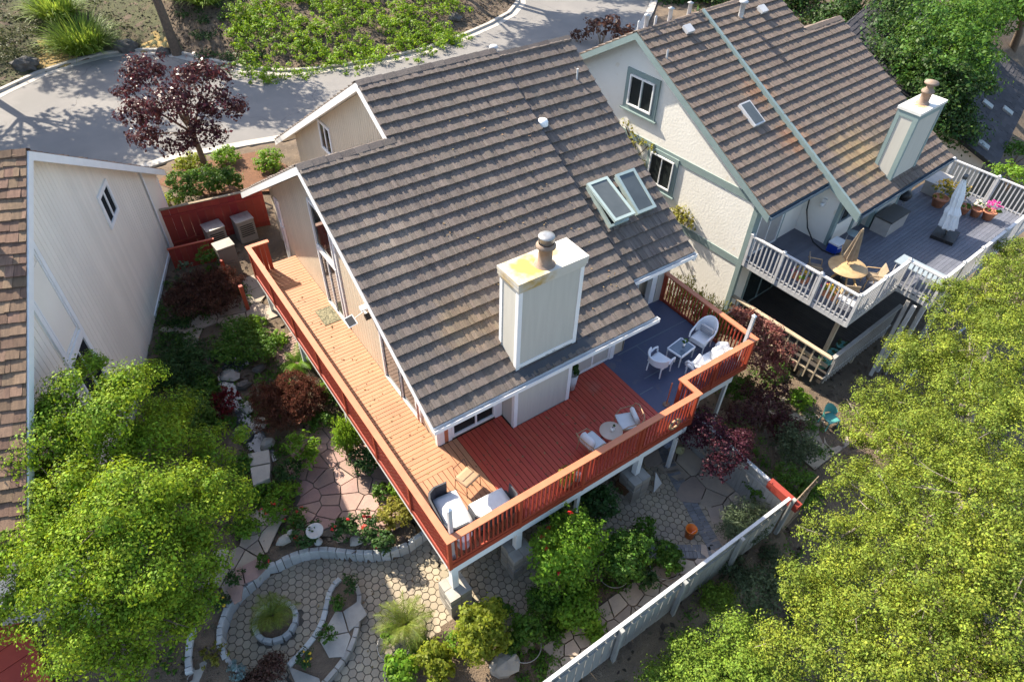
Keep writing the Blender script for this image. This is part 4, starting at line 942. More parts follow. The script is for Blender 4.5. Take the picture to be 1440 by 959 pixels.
b = MB(); planks_x(b, -.02, 1, -14.6, -.35, lambda y: -1.15, ul, w=.205, gap=.016); l2(b, 'siding', M_grey_siding)
b = MB(); b.box(-.02, .05, -.34, 1.24, -1.3, ul(1.2)-.05); b.slab([(-.02, -.34, 1.35), (-.02, 1.24, 1.35), (-.02, 1.24, ul(1.24)), (-.02, -.34, ul(-.34))], (.068, 0, 0)); l2(b, 'side_panel', M_grey_siding)
b = MB(); b.box(-.01, .065, -.34, -.22, -1.25, ul(-.3)); b.box(-.01, .06, 1.13, 1.26, -1.3, ul(1.26)); b.box(-.01, .03, -4.2, -.36, -1.14, -1.0)
b.box(-.01, .05, -8.94, -8.78, 2.62, ul(-8.9)); b.box(-.01, .05, -10.25, -8.781, 2.46, 2.62); b.box(-.01, .05, -10.25, -10.1, 2.63, ul(-10.2)); b.box(-.01, .03, -8.9, -8.78, .5, 2.45)
b.box(-.01, .03, -9.0, -8.945, 2.75, ul(-9)); b.box(-.01, .03, -10.05, -9.001, 2.70, 2.75); b.box(-.01, .03, -10.05, -10.0, 2.751, ul(-10))
each(b, 'trim', M_white, LH, LO)
b = MB(); b.box(.0, .012, -9.99, -9.01, 2.76, 4.9); l2(b, 'wall_panel', M_grey_siding)
window_on(LH, MX((.0, -4.33, 2.83), (0, 1, 0), (0, 0, 1)), .88, .85, [0, .5, 1], M_white, .13, .05, off=LO, gm=M_darkpane)
window_on(LH, MX((.0, -10.08, .75), (0, 1, 0), (0, 0, 1)), 1.1, 1.65, [0, .5, 1], M_white, .07, .05, off=LO, gm=M_darkpane)
b = MB(); b.at((-.42, -9.6, lf(-9.6))); b.lathe([(.16, -.1), (.13, .3), (.2, .34), (.2, .4), (0, .46)], 14); l2(b, 'roof_vent', M_white2)

# ------------------------------------------------------------------ dark roofed house at the far right
f0 = W(1400, 235, -4)
FH = thing('house', 'distant house at the right edge showing only its charcoal roof with small skylights', 'house', (f0.x, f0.y, -7), R(18))
fo = (0, 0, 3.0)
b = MB(); tiles(b, 0, 16, 0, 0, 1, .42, 12, expo=.3, seed=41, wmin=.4, wmax=.9, step=.03, jag=.05); b.build('roof', M_darkroof, FH, fo)
b = MB(); slope_slab(b, 0, 16, 0, -.01, 11.05, 4.63, .2); b.build('roof_deck', M_dark, FH, fo)
b = MB(); b.box(.5, 15.5, .6, 20, -3.5, -.1); b.slab([(.5, .6, -.1), (.5, 11, -.1), (.5, 11, 4.2)], (15, 0, 0)); b.build('wall', M_greige, FH, fo)
for k, (u, v) in enumerate(((1388, 148), (1416, 157), (1382, 205))):
    d = FW+RT*(u-720)/FPX-UP*(v-479.5)/FPX; c, s2 = math.cos(R(18)), math.sin(R(18)); n = np.array([s2*.42, -c*.42, 1]); p0 = np.array([f0.x, f0.y, -4.]); P = CAM+d*(((p0-CAM)@n)/(d@n))-p0
    M = MX((P[0]*c+P[1]*s2, -P[0]*s2+P[1]*c, P[2]), (1, 0, 0), (0, 1, .42)); b = MB(); b.m = M; b.box(-.32, .32, -.36, .36, 0, .1); sk = b.build('skylight', M_acgrey, FH, fo); b = MB(); b.m = M; b.box(-.28, .28, -.31, .31, .101, .12); b.build('pane', M_skyglass, sk)

# ------------------------------------------------------------------ furniture on the main deck
def legs(par, pts, z0, z1, r, m, name='leg', splay=0):
    for x_, y_ in pts:
        b = MB(); b.tube([(x_*(1+splay), y_*(1+splay), z0), (x_, y_, z1)], r, 8); b.build(name, m, par)
def wicker_chair(loc, rz, label, w=.62, back=.55, tall=True, group='white wicker seats on the blue deck'):
    "sits facing +y"
    t = thing('wicker_chair', label, 'chair', loc, rz, group); hw = w/2
    b = MB(); b.cushion(-hw+.05, hw-.05, -.24, .28, .38, .45, .05); b.box(-hw+.04, hw-.04, .24, .285, .27, .38); b.build('seat', M_wicker, t)
    b = MB(); n = 16; r0 = hw; ring = []
    for lev, z in enumerate(np.linspace(.44, .44+back, 6)):
        k = lev/5
        for i in range(n+1):
            a = math.pi*(1+i/n); f = math.sin(math.pi*i/n)
            zz = .44+(z-.44)*(.42+.58*f) if tall else z; ring.append((r0*1.0*math.cos(a)*(1+.06*k), -.05+.30*math.sin(a)*(1+.25*k), zz))
    fs = [(l*(n+1)+i, l*(n+1)+i+1, (l+1)*(n+1)+i+1, (l+1)*(n+1)+i) for l in range(5) for i in range(n)]
    b.add(ring, fs, True); b.add([(x_*.93, y_*.93, z_) for x_, y_, z_ in ring], [f[::-1] for f in fs], True); b.build('backrest', M_wicker, t)
    b = MB(); b.tube([ring[5*(n+1)+i] for i in range(n+1)], .028, 8); b.build('top_rim', M_wicker, t)
    for sg in (-1, 1):
        b = MB(); b.tube([(sg*hw*1.05, -.06, .44+back*.42), (sg*hw, .12, .64), (sg*hw*.97, .27, .60), (sg*hw*.93, .29, .42)], .032, 8); b.build('arm', M_wicker, t)
    legs(t, [(-hw+.07, .24), (hw-.07, .24), (-hw+.1, -.22), (hw-.1, -.22)], 0, .4, .022, M_wicker, splay=.06)
    return t
G0 = lambda u, v, z=.006: W(u, v, z)
c1 = wicker_chair((10.38, 1.98, .006), R(100), 'tall white wicker armchair with a striped cushion on the blue deck')
b = MB(); b.at((0, 0, 0), 0, R(-18)); b.cushion(-.22, .22, -.06, .06, 0, .42, .05); tag(b.build('cushion', M_white2, None, (10.54, 1.95, .50), R(100)), 'grey and white striped cushion leaning in the tall wicker armchair', 'cushion')
cu = bpy.data.objects['cushion']; b = MB(); b.at((0, 0, 0), 0, R(-18))
for z in (.07, .17, .27, .36): b.box(-.21, .21, .055, .064, z, z+.045)
b.build('stripe', M_stripe, cu)
wicker_chair((8.52, 1.95, .006), R(-80), 'low white wicker chair seen from behind beside the glass table', w=.66, back=.32, tall=False)
lv = thing('wicker_loveseat', 'white wicker loveseat with cream cushions against the red railing', 'sofa', (9.75, 1.12, .006), 0, 'white wicker seats on the blue deck')
b = MB(); b.cushion(-.66, .66, -.24, .28, .36, .44, .05); b.box(-.64, .64, .24, .285, .24, .36); b.build('seat', M_wicker, lv)
b = MB(); b.slab([(-.66, -.24, .42), (.66, -.24, .42), (.66, -.34, .85), (.4, -.36, .93), (0, -.37, .96), (-.4, -.36, .93), (-.66, -.34, .85)], (0, .05, 0)); b.build('backrest', M_wicker, lv)
for sg in (-1, 1):
    b = MB(); b.tube([(sg*.68, -.33, .80), (sg*.70, -.1, .66), (sg*.70, .22, .62), (sg*.69, .29, .5), (sg*.66, .28, .40)], .04, 8); b.build('arm', M_wicker, lv)
legs(lv, [(-.62, .25), (.62, .25), (-.6, -.24), (.6, -.24)], 0, .38, .024, M_wicker)
for k, (x_, y_, rz, lb) in enumerate(((9.30, 1.08, 20, 'cream cushion at the left end of the wicker loveseat'), (10.02, 1.05, -8, 'cream cushion propped upright in the middle right of the loveseat'), (10.28, 1.12, -40, 'cream cushion at the right end of the wicker loveseat'))):
    b = MB(); b.at((0, 0, 0), 0, R(-20)); b.cushion(-.2, .2, -.07, .07, 0, .4, .06); tag(b.build('cushion', M_cush, None, (x_, y_, .45), R(rz)), lb, 'cushion', 'cream cushions on the loveseat')
ct = thing('coffee_table', 'white wicker coffee table with a glass top on the blue deck', 'table', (9.45, 1.98, .006), R(8))
b = MB()
for a, c in (((-.34, -.26), (.34, -.26)), ((.34, -.26), (.34, .26)), ((.34, .26), (-.34, .26)), ((-.34, .26), (-.34, -.26))): b.bar((*a, .44), (*c, .44), .05, .05)
b.build('frame', M_wicker, ct)
b = MB(); b.box(-.32, .32, -.24, .24, .455, .468); b.build('glass_top', mat('blue_tinted_glass', (.10, .14, .19), rough=.08, spec=.8), ct)
legs(ct, [(-.33, -.25), (.33, -.25), (.33, .25), (-.33, .25)], 0, .42, .022, M_wicker)
pv = thing('potted_plant', 'tiny green sprig in a vase on the glass coffee table', 'plant', (9.55, 1.98, .476))
b = MB(); b.lathe([(0, 0), (.035, 0), (.045, .06), (.02, .11)], 10); b.build('vase', M_white, pv); leafcloud('leaves', [(0, 0, .22, .07, .07, .12)], 90, .06, L_green, pv, 5, tuft=.03, per=8)
def wicker_sofa(loc, rz, label, L=1.25, D=.68):
    t = thing('outdoor_loveseat', label, 'sofa', loc, rz, 'charcoal loveseats with white cushions'); h = L/2
    b = MB(); b.cushion(-h, h, -.3, .34, .26, .36, .05); b.build('seat', M_charcoal, t)
    n = 14; b = MB(); P = [(-h, .2), (-h, -.12), (-h+.1, -.28), (-h+.25, -.34), (h-.25, -.34), (h-.1, -.28), (h, -.12), (h, .2)]
    for k, z in ((0, .3), (1, .74)):
        pass
    vs = [(x_*(1+.05*k), y_*(1+.12*k), z) for k, z in ((0, .3), (1, .76)) for x_, y_ in P]; vs += [(x_*.93, y_*.88, z) for x_, y_, z in vs]
    m8 = len(P); fs = [(i, i+1, m8+i+1, m8+i) for i in range(m8-1)]; fs += [(2*m8+i, 3*m8+i, 3*m8+i+1, 2*m8+i+1) for i in range(m8-1)]; fs += [(m8+i, m8+i+1, 3*m8+i+1, 3*m8+i) for i in range(m8-1)]; fs += [(0, m8, 3*m8, 2*m8), (m8-1, 3*m8-1, 4*m8-1, 2*m8-1)]
    b.add(vs, fs); b.build('backrest', M_charcoal, t)
    legs(t, [(-h+.06, .28), (h-.06, .28), (-h+.1, -.26), (h-.1, -.26)], 0, .28, .016, M_black, splay=.05)
    b = MB(); b.cushion(-h+.10, h-.10, -.24, .40, .365, .46, .14); b.build('seat_cushion', M_cush, t)
    return t
wicker_sofa((.60, .98, 0), R(-96), 'charcoal loveseat with thick white cushions along the lattice railing')
wicker_sofa((1.55, .50, 0), R(-2), 'charcoal loveseat with white cushions along the front railing near the corner', L=1.15)
def cane_chair(loc, rz, label, cushions=True):
    t = thing('cane_chair', label, 'chair', loc, rz, 'light cane chairs')
    b = MB(); b.tube([(-.27, .25, .40), (.27, .25, .40), (.30, -.22, .38), (-.30, -.22, .38), (-.27, .25, .40)], .016, 8); b.build('seat_frame', M_cane, t)
    b = MB(); b.cushion(-.27, .27, -.21, .26, .395, .47 if cushions else .42, .05); b.build('seat_cushion' if cushions else 'seat', M_cush if cushions else M_cane, t)
    b = MB(); b.tube([(-.31, -.2, .38), (-.33, -.32, .74), (-.2, -.38, .80), (.2, -.38, .80), (.33, -.32, .74), (.31, -.2, .38)], .016, 8)
    if cushions:
        for k in range(-3, 4): b.tube([(k*.085, -.22, .39), (k*.09, -.38, .79)], .007, 6)
        b.tube([(-.33, -.3, .66), (-.33, .1, .60), (-.28, .25, .40)], .014); b.tube([(.33, -.3, .66), (.33, .1, .60), (.28, .25, .40)], .014)
    b.build('backrest', M_cane, t)
    if cushions: b = MB(); b.at((0, -.25, .47), 0, R(-18)); b.cushion(-.23, .23, -.06, .06, 0, .34, .05); b.build('back_cushion', M_cush, t)
    legs(t, [(-.25, .24), (.25, .24), (-.27, -.22), (.27, -.22)], 0, .39, .013, M_black if not cushions else M_cane, splay=.1)
    return t
cane_chair((4.86, .72, 0), R(-85), 'cane chair with white cushions left of the small round deck table')
cane_chair((6.12, .74, 0), R(68), 'cane chair with white cushions right of the small round deck table')
sc_ = thing('cane_chair', 'slim bare cane chair on thin black legs at the edge of the sunlit deck', 'chair', (1.50, 1.62, 0), R(15))
b = MB(); b.cushion(-.25, .25, -.22, .22, .435, .458, .07); b.build('seat', M_cane, sc_)
b = MB(); b.tube([(-.25, -.21, .43), (.25, -.21, .43), (.25, .21, .43), (-.25, .21, .43), (-.25, -.21, .43)], .009, 6); b.tube([(-.22, .2, .45), (-.20, .30, .72), (.20, .30, .72), (.22, .2, .45)], .010, 6); b.build('frame', M_black, sc_)
legs(sc_, [(-.24, -.2), (.24, -.2), (.24, .2), (-.24, .2)], 0, .43, .009, M_black, splay=.06)
rt = thing('round_table', 'small round table with pale top between the two cane chairs', 'table', (5.50, .70, 0))
b = MB(); b.lathe([(0, .47), (.31, .47), (.32, .485), (.31, .50), (0, .50)], 28); b.build('table_top', M_tabletop, rt); legs(rt, [(.18, 0), (-.09, .16), (-.09, -.16)], 0, .47, .014, M_black, splay=.2)
vz = thing('vase', 'tiny white vase with dark sprig on the small round deck table', 'vase', (5.52, .68, .50))
b = MB(); b.lathe([(0, 0), (.05, 0), (.06, .07), (.025, .13)], 12); b.build('body', M_white, vz); leafcloud('sprig', [(0, 0, .17, .05, .05, .06)], 30, .05, L_dark, vz, 2, tuft=.02, per=6)
p = G0(805, 681); pp = thing('potted_plant', 'yellow green plant in a basket behind the front deck railing', 'plant', (3.62, .28, 0))
b = MB(); b.lathe([(0, 0), (.17, 0), (.22, .3), (.19, .3), (.17, .25), (0, .25)], 16); b.build('basket', M_cane, pp); leafcloud('leaves', [(0, 0, .42, .26, .22, .17)], 420, .09, L_yellowgreen, pp, 4, tuft=.1)
ln = thing('lantern', 'small white lantern on the deck floor behind the front railing', 'lantern', (4.0, .22, 0))
b = MB(); b.lathe([(0, 0), (.09, 0), (.09, .02), (.075, .04), (.075, .22), (.09, .24), (.04, .32), (0, .33)], 12); b.build('body', M_white, ln); b = MB(); b.tube([(-.05, 0, .32), (0, 0, .42), (.05, 0, .32)], .008); b.build('handle', M_black, ln)
tp = thing('tall_planter', 'tall white planter with dark leaves beside the chimney foot', 'planter', (5.86, 2.86, 0))
b = MB(); b.lathe([(0, 0), (.13, 0), (.19, .62), (.17, .62), (.15, .56), (0, .56)], 18); b.build('pot', M_white2, tp); leafcloud('leaves', [(0, 0, .8, .14, .14, .22)], 200, .12, L_dark, tp, 4, tuft=.1)
pl_ = G0(945, 566); cp_ = thing('copper_pole', 'thin copper torch pole standing on the blue deck', 'pole', (7.78, .80, .006)); b = MB(); b.lathe([(0, 0), (.11, 0), (.11, .02), (.02, .03)], 14); b.build('base', M_rust, cp_); b = MB(); b.tube([(0, 0, .02), (0, 0, .92)], .018); b.build('shaft', M_cap, cp_)
wr = thing('hanging_wreath', 'small ring wreath hung on the outside of the red balusters', 'wreath', (7.15, -.07, .42)); b = MB(); b.tube([(.17*math.cos(t), 0, .17*math.sin(t)) for t in np.linspace(0, 6.283, 25)], .035, 8); b.build('ring', M_cane, wr); leafcloud('leaves', [(.17*math.cos(t), 0, .17*math.sin(t), .05, .04, .05) for t in np.linspace(0, 6.28, 9)], 100, .05, L_sage, wr, 3, tuft=.03, per=6)
sdt = thing('side_table', 'little round white side table in the front corner of the deck', 'table', (.55, .30, 0)); b = MB(); b.lathe([(0, .46), (.22, .46), (.22, .485), (0, .485)], 24); b.build('table_top', M_white, sdt); b = MB(); b.lathe([(.16, 0), (.15, .02), (.03, .04), (.03, .46)], 14); b.build('pedestal', M_white, sdt)
for k, (x_, y_, h, lb) in enumerate(((.16, .16, 2.05, 'pale grey light pole in the front left corner of the deck'), (10.78, .78, 2.0, 'white light pole at the far right corner of the deck'))):
    t = thing('light_pole', lb, 'pole', (x_, y_, 0), 0, 'light poles on the deck corners'); b = MB(); b.box(-.045, .045, -.045, .045, .02, h); b.build('shaft', M_white2, t); b = MB(); b.add([(-.06, -.06, h), (.06, -.06, h), (.06, .06, h), (-.06, .06, h), (0, 0, h+.06)], [(0, 1, 4), (1, 2, 4), (2, 3, 4), (3, 0, 4), (3, 2, 1, 0)]); b.build('finial', M_white, t); b = MB(); b.box(-.08, .08, -.08, .08, .0, .02); b.build('base_plate', M_steel, t)
b = MB(); b.box(-.28, .28, -.42, .42, 0, .014); b.box(-.25, .25, -.39, .39, .014, .018); tag(b.build('door_mat', M_matm, None, (1.20, 9.75, .003)), 'patterned olive doormat outside the sliding door on the walkway', 'doormat')

# ------------------------------------------------------------------ furniture on the neighbour's deck
RG = lambda x, y, z=0: tuple(RW(x, y, z))
tb = thing('dining_table', 'round honey wooden table with the tan parasol on the neighbouring deck', 'table', RG(1.75, 1.35), RR)
b = MB(); b.lathe([(0, .70), (.66, .70), (.68, .715), (.66, .735), (0, .735)], 32); b.build('table_top', M_teak, tb)
for k in range(4):
    a = R(45+90*k); b = MB(); b.bar((.12*math.cos(a), .12*math.sin(a), .68), (.5*math.cos(a), .5*math.sin(a), .02), .05, .07); b.build('leg', M_teak, tb)
um = thing('parasol', 'closed tan parasol standing through the round wooden table', 'parasol', RG(1.85, 1.45), RR)
b = MB(); b.tube([(0, 0, 0), (0, 0, 2.25)], .022); b.build('pole', M_tanwood, um)
b = MB(); n = 16; prof = [(.17, .95), (.20, 1.0), (.15, 1.4), (.10, 1.8), (.05, 2.15), (.02, 2.22)]
b.add([(r_*(1+.28*(-1)**k)*math.cos(k*2*math.pi/n), r_*(1+.28*(-1)**k)*math.sin(k*2*math.pi/n), z+.05*(-1)**k*(i == 0)) for i, (r_, z) in enumerate(prof) for k in range(n)], [(i*n+k, i*n+(k+1) % n, (i+1)*n+(k+1) % n, (i+1)*n+k) for i in range(len(prof)-1) for k in range(n)]); b.build('canopy', M_umbtan, um)
b = MB(); b.lathe([(.25, 0), (.25, .06), (.05, .1), (0, .1)], 18); b.build('base', M_black, um)
def patio_chair(x_, y_, rz, label, group='chairs round the wooden table', m=M_teak, sm=M_umbtan):
    t = thing('patio_chair', label, 'chair', RG(x_, y_), RR+R(rz), group)
    b = MB(); b.cushion(-.24, .24, -.22, .24, .42, .47, .05); b.build('seat', sm, t)
    b = MB(); b.slab([(-.25, -.22, .44), (.25, -.22, .44), (.25, -.33, .92), (-.25, -.33, .92)], (0, .03, 0)); b.build('backrest', sm, t)
    legs(t, [(-.24, .22), (.24, .22), (-.24, -.22), (.24, -.22)], 0, .43, .018, m, splay=.06)
    for sg in (-1, 1):
        b = MB(); b.tube([(sg*.27, -.3, .66), (sg*.28, .2, .64), (sg*.26, .24, .44)], .018, 8); b.build('arm', m, t)
    return t
patio_chair(1.15, 2.2, 214, 'brown patio chair behind the left side of the round wooden table'); patio_chair(2.75, 1.85, 118, 'tan sling chair to the right behind the round wooden table')
patio_chair(2.35, .62, 40, 'patio chair between the round wooden table and the front balustrade'); patio_chair(.85, .75, -45, 'wooden patio chair at the left corner between round table and white balusters')
co = thing('cool_box', 'bright blue cool box with white lid on the neighbouring deck', 'cooler', RG(3.35, 2.62), RR)
b = MB(); b.box(-.27, .27, -.2, .2, 0, .36); b.build('body', M_bluep, co); b = MB(); b.box(-.28, .28, -.21, .21, .361, .43); b.build('lid', M_white, co); b = MB(); b.tube([(-.28, -.2, .3), (-.16, -.23, .3), (.16, -.23, .3), (.28, -.2, .3)], .015); b.build('handle', M_white, co)
stb = thing('side_table', 'small round metal table beside the blue cool box', 'table', RG(4.12, 2.45), RR); b = MB(); b.lathe([(0, .53), (.24, .53), (.26, .545), (.24, .56), (0, .56)], 24); b.build('table_top', mat('frosted_glass', (.30, .36, .36), rough=.3), stb); legs(stb, [(.18, 0), (-.09, .16), (-.09, -.16)], 0, .53, .012, M_white2, splay=.1)
def storage(x_, y_, w, d, h, label, m1, m2, rz=0):
    t = thing('storage_box', label, 'storage box', RG(x_, y_), RR+R(rz)); b = MB(); b.box(-w/2, w/2, -d/2, d/2, 0, h); b.build('body', m1, t); b = MB(); b.box(-w/2-.02, w/2+.02, -d/2-.02, d/2+.02, h+.001, h+.07); b.build('lid', m2, t)
storage(6.45, 2.2, 1.4, .68, .62, 'grey storage box with black lid against the cream house wall', M_boxgrey, M_darkgrey); storage(10.9, 2.45, 1.25, .6, .5, 'putty grey bench box in the back corner of the neighbouring deck', M_boxgrey, M_boxgrey)
wu = thing('parasol', 'closed white cantilever parasol leaning over its square black base', 'parasol', RG(7.75, .45), RR+R(10))
b = MB(); b.box(-.5, .5, -.42, .42, 0, .14); b.build('base', M_black, wu); b = MB(); b.tube([(0, 0, .12), (.08, .15, 1.0), (.22, .35, 2.35)], .035); b.build('pole', M_darkgrey, wu)
b = MB(); n = 18; prof = [(.20, .35), (.30, .42), (.24, .85), (.27, 1.0), (.17, 1.25), (.19, 1.6), (.13, 2.0), (.05, 2.35)]
b.add([(.03+.085*z+r_*(1+.2*(-1)**k)*math.cos(k*2*math.pi/n), .02+.15*z+r_*(1+.2*(-1)**k)*math.sin(k*2*math.pi/n), z) for r_, z in prof for k in range(n)], [(i*n+k, i*n+(k+1) % n, (i+1)*n+(k+1) % n, (i+1)*n+k) for i in range(len(prof)-1) for k in range(n)]); b.build('canopy', M_umbwhite, wu)
b = MB(); b.box(.1, .36, .3, .46, 2.36, 2.48); b.build('arm_joint', M_darkgrey, wu)
def pot(loc, r_, h, label, lm, pm, n=260, lr=.3, lh=.25, seed=1, petals=120, cat='plant', m=M_terra, group=None, ls=.08):
    t = thing('potted_flower', label, cat, loc, 0, group); b = MB(); b.lathe([(0, 0), (r_*.7, 0), (r_, h*.85), (r_*1.1, h*.86), (r_*1.1, h), (r_*.92, h), (r_*.9, h*.85), (0, h*.85)], 18); b.build('pot', m, t)
    if n: leafcloud('leaves', [(0, 0, h+lh*.5, lr, lr, lh)], n, ls, lm, t, seed, tuft=.1)
    if pm: leafcloud('blossom', [(0, 0, h+lh*.75, lr*.95, lr*.95, lh*.9)], petals, .07, pm, t, seed+9, tuft=.07, per=7, bottom=.1, inner=.9)
    return t
pot(RG(9.75, 1.75), .30, .42, 'large pot with a round bush half covered in yellow flowers', L_yellowgreen, M_petalyel, 700, .45, .45, 3, 420); pot(RG(10.55, 1.35), .24, .36, 'terracotta pot of tall yellow flowers beside the balustrade', L_green, M_petalyel, 200, .28, .35, 4, 150)
pot(RG(10.05, .85), .24, .34, 'terracotta pot of low plants between the yellow and the cream flowers', L_green, M_petalwhite, 160, .24, .15, 5, 40); pot(RG(10.25, .42), .22, .34, 'terracotta pot with cream flowers beside the magenta ones', L_green, M_petalwhite, 160, .24, .2, 6, 110); pot(RG(10.45, .0), .25, .38, 'terracotta pot of magenta flowers nearest the front balustrade', L_green, M_petalpink, 180, .3, .25, 7, 220)
for k, (y_, lb) in enumerate(((2.15, 'flower box of yellow and pink blooms hung on the balusters, farther from the corner'), (1.0, 'flower box of yellow and pink blooms hung on the balusters, nearer the corner'))):
    t = thing('flower_box', lb, 'flower box', RG(.18, y_, .35), RR, 'flower boxes on the white balusters'); b = MB(); b.box(-.11, .11, -.26, .26, 0, .24); b.build('box', M_terra, t); leafcloud('leaves', [(0, 0, .3, .16, .3, .12)], 160, .08, L_bright, t, k, tuft=.08); leafcloud('blossom', [(0, 0, .36, .17, .3, .12)], 120, .06, M_petalyel, t, k+4, tuft=.06, per=7, bottom=.1); leafcloud('pink_blossom', [(0, .25, .32, .15, .14, .1)], 50, .05, M_petalpink, t, k+8, tuft=.05, per=6)
ft = thing('folding_table', 'pale folding table along the jog of the white balustrade', 'table', RG(3.75, -.35), RR); b = MB(); b.box(-.35, .35, -.85, .85, .70, .735); b.build('table_top', mat('pale_blue_top', (.27, .31, .33), rough=.3), ft); legs(ft, [(-.3, -.75), (.3, -.75), (.3, .75), (-.3, .75)], 0, .7, .018, M_white2)
fs2 = thing('plant_shelf', 'white wooden plant shelf behind the balusters near the front corner', 'shelf', RG(.42, .28), RR); b = MB(); b.box(-.2, .25, -.2, .5, .42, .46); b.build('shelf', M_white2, fs2); legs(fs2, [(-.17, -.17), (.22, -.17), (.22, .46), (-.17, .46)], 0, .42, .02, M_white2)
b = MB(); b.tube([RW(3.33, 4.3, 1.9), RW(3.34, 4.2, 1.0), RW(3.3, 3.9, .35), RW(3.1, 3.4, .05), RW(2.95, 2.9, .03), RW(3.0, 2.5, .03), RW(3.5, 2.2, .03), RW(3.9, 2.1, .03)], .026, 8); tag(b.build('garden_hose', M_black), 'black hose running down the cream wall and across the deck', 'hose')
gr_ = thing('kettle_grill', 'black grill beside the wall post of the cream house', 'grill', RG(8.1, 2.6), RR); b = MB(); b.lathe([(0, .5), (.2, .52), (.27, .68), (.27, .74), (.2, .88), (0, .95)], 16); b.build('bowl', M_black, gr_); legs(gr_, [(.16, 0), (-.08, .14), (-.08, -.14)], 0, .55, .014, M_steel, splay=.3)
for k, (x_, lb) in enumerate(((.75, 'teal planter of leaves on the lower deck, nearest its tan corner'), (1.35, 'teal planter of leaves on the lower deck, second from the tan corner'), (2.0, 'teal planter of leaves on the lower deck, farthest from the tan corner'))):
    pot(RG(x_, .35, lz), .24, .36, lb, L_sage, None, 160, .26, .15, 40+k, 0, m=M_teal, group='planters along the lower deck')

# ------------------------------------------------------------------ yard objects
bk = thing('bucket', 'orange plastic bucket standing on the hexagon pavers', 'bucket', tuple(W(969, 753, ZP+.01))); b = MB(); b.lathe([(0, 0), (.125, 0), (.155, .34), (.165, .34), (.165, .37), (.15, .37), (.12, .02), (0, .02)], 20); b.build('pail', M_orange, bk); b = MB(); b.tube([(.16*math.cos(t), .16*math.sin(t)*.3-.1, .34-.12*math.sin(t)) for t in np.linspace(0, math.pi, 9)], .006, 6); b.build('handle', M_white, bk)
gp = W(1163, 597, -4.05); gc = thing('plastic_chair', 'teal plastic garden chair alone on the flagstones below the lower deck', 'chair', (gp.x, gp.y, -4.08), R(165))
b = MB(); b.cushion(-.24, .24, -.22, .24, .40, .43, .05); b.build('seat', M_teal, gc)
b = MB(); n = 12; ring = [(.26*math.cos(math.pi*(1+i/n))*(1+.08*k), -.05+.24*math.sin(math.pi*(1+i/n))*(1+.25*k), .42+(.42*k)*(.45+.55*math.sin(math.pi*i/n))) for k in (0, .5, 1) for i in range(n+1)]; fs = [(l*(n+1)+i, l*(n+1)+i+1, (l+1)*(n+1)+i+1, (l+1)*(n+1)+i) for l in range(2) for i in range(n)]; b.add(ring, fs, True); b.build('backrest', M_teal, gc); legs(gc, [(-.22, .2), (.22, .2), (-.2, -.2), (.2, -.2)], 0, .41, .022, M_teal, splay=.12)
flags('flagstone_path', [(13.2, -1.9), (16.2, -1.6), (16.4, .2), (14.8, 1.2), (13.6, .2)], 10, -4.08, M_flag2, 33)
sun_dial = thing('birdbath', 'round pale birdbath among the roses above the curved wall', 'birdbath', tuple(W(448, 762, -1.78))); b = MB(); b.lathe([(0, .0), (.12, 0), (.1, .05), (.06, .1), (.06, .45), (.12, .5), (.22, .55), (.23, .6), (.2, .6), (.12, .56), (0, .55)], 20); b.build('basin', M_wallstone, sun_dial)
gd = thing('garden_stone', 'pale boulder shaped like a resting bird beside the roses', 'rock', tuple(W(402, 762, -1.75))); b = MB(); b.blob((0, 0, .12), (.25, .14, .13), 4, .15, 12); b.blob((.2, .05, .24), (.1, .08, .08), 5, .15, 10); b.build('stone', M_slab, gd)
# utility boxes by the gate
for k, (u, v, w, d, h, lb, m1, m2) in enumerate(((331, 392, .62, .5, 1.4, 'tall taupe metal cabinet with pale lid at the end of the walkway', M_taupe, M_slab), (312, 352, .68, .62, .95, 'left of the two low utility boxes with shiny tops by the red fence', M_acgrey, M_steel), (352, 340, .68, .60, .95, 'right utility box with shiny top and vented side by the red fence', M_acgrey, M_steel))):
    c = W(u, v, -1.2); t = thing('utility_box', lb, 'utility box', (c.x, c.y+d/2, -1.2), R(4)); b = MB(); b.box(-w/2, w/2, -d/2, d/2, 0, h); b.build('body', m1, t); b = MB(); b.box(-w/2-.02, w/2+.02, -d/2-.02, d/2+.02, h+.001, h+.035); b.build('lid', m2, t)
    b = MB()
    for j in range(6): b.box(-w/2+.08, w/2-.08, -d/2-.012, -d/2-.001, .3+.09*j, .34+.09*j)
    b.build('vent', M_black if k else M_taupe, t)
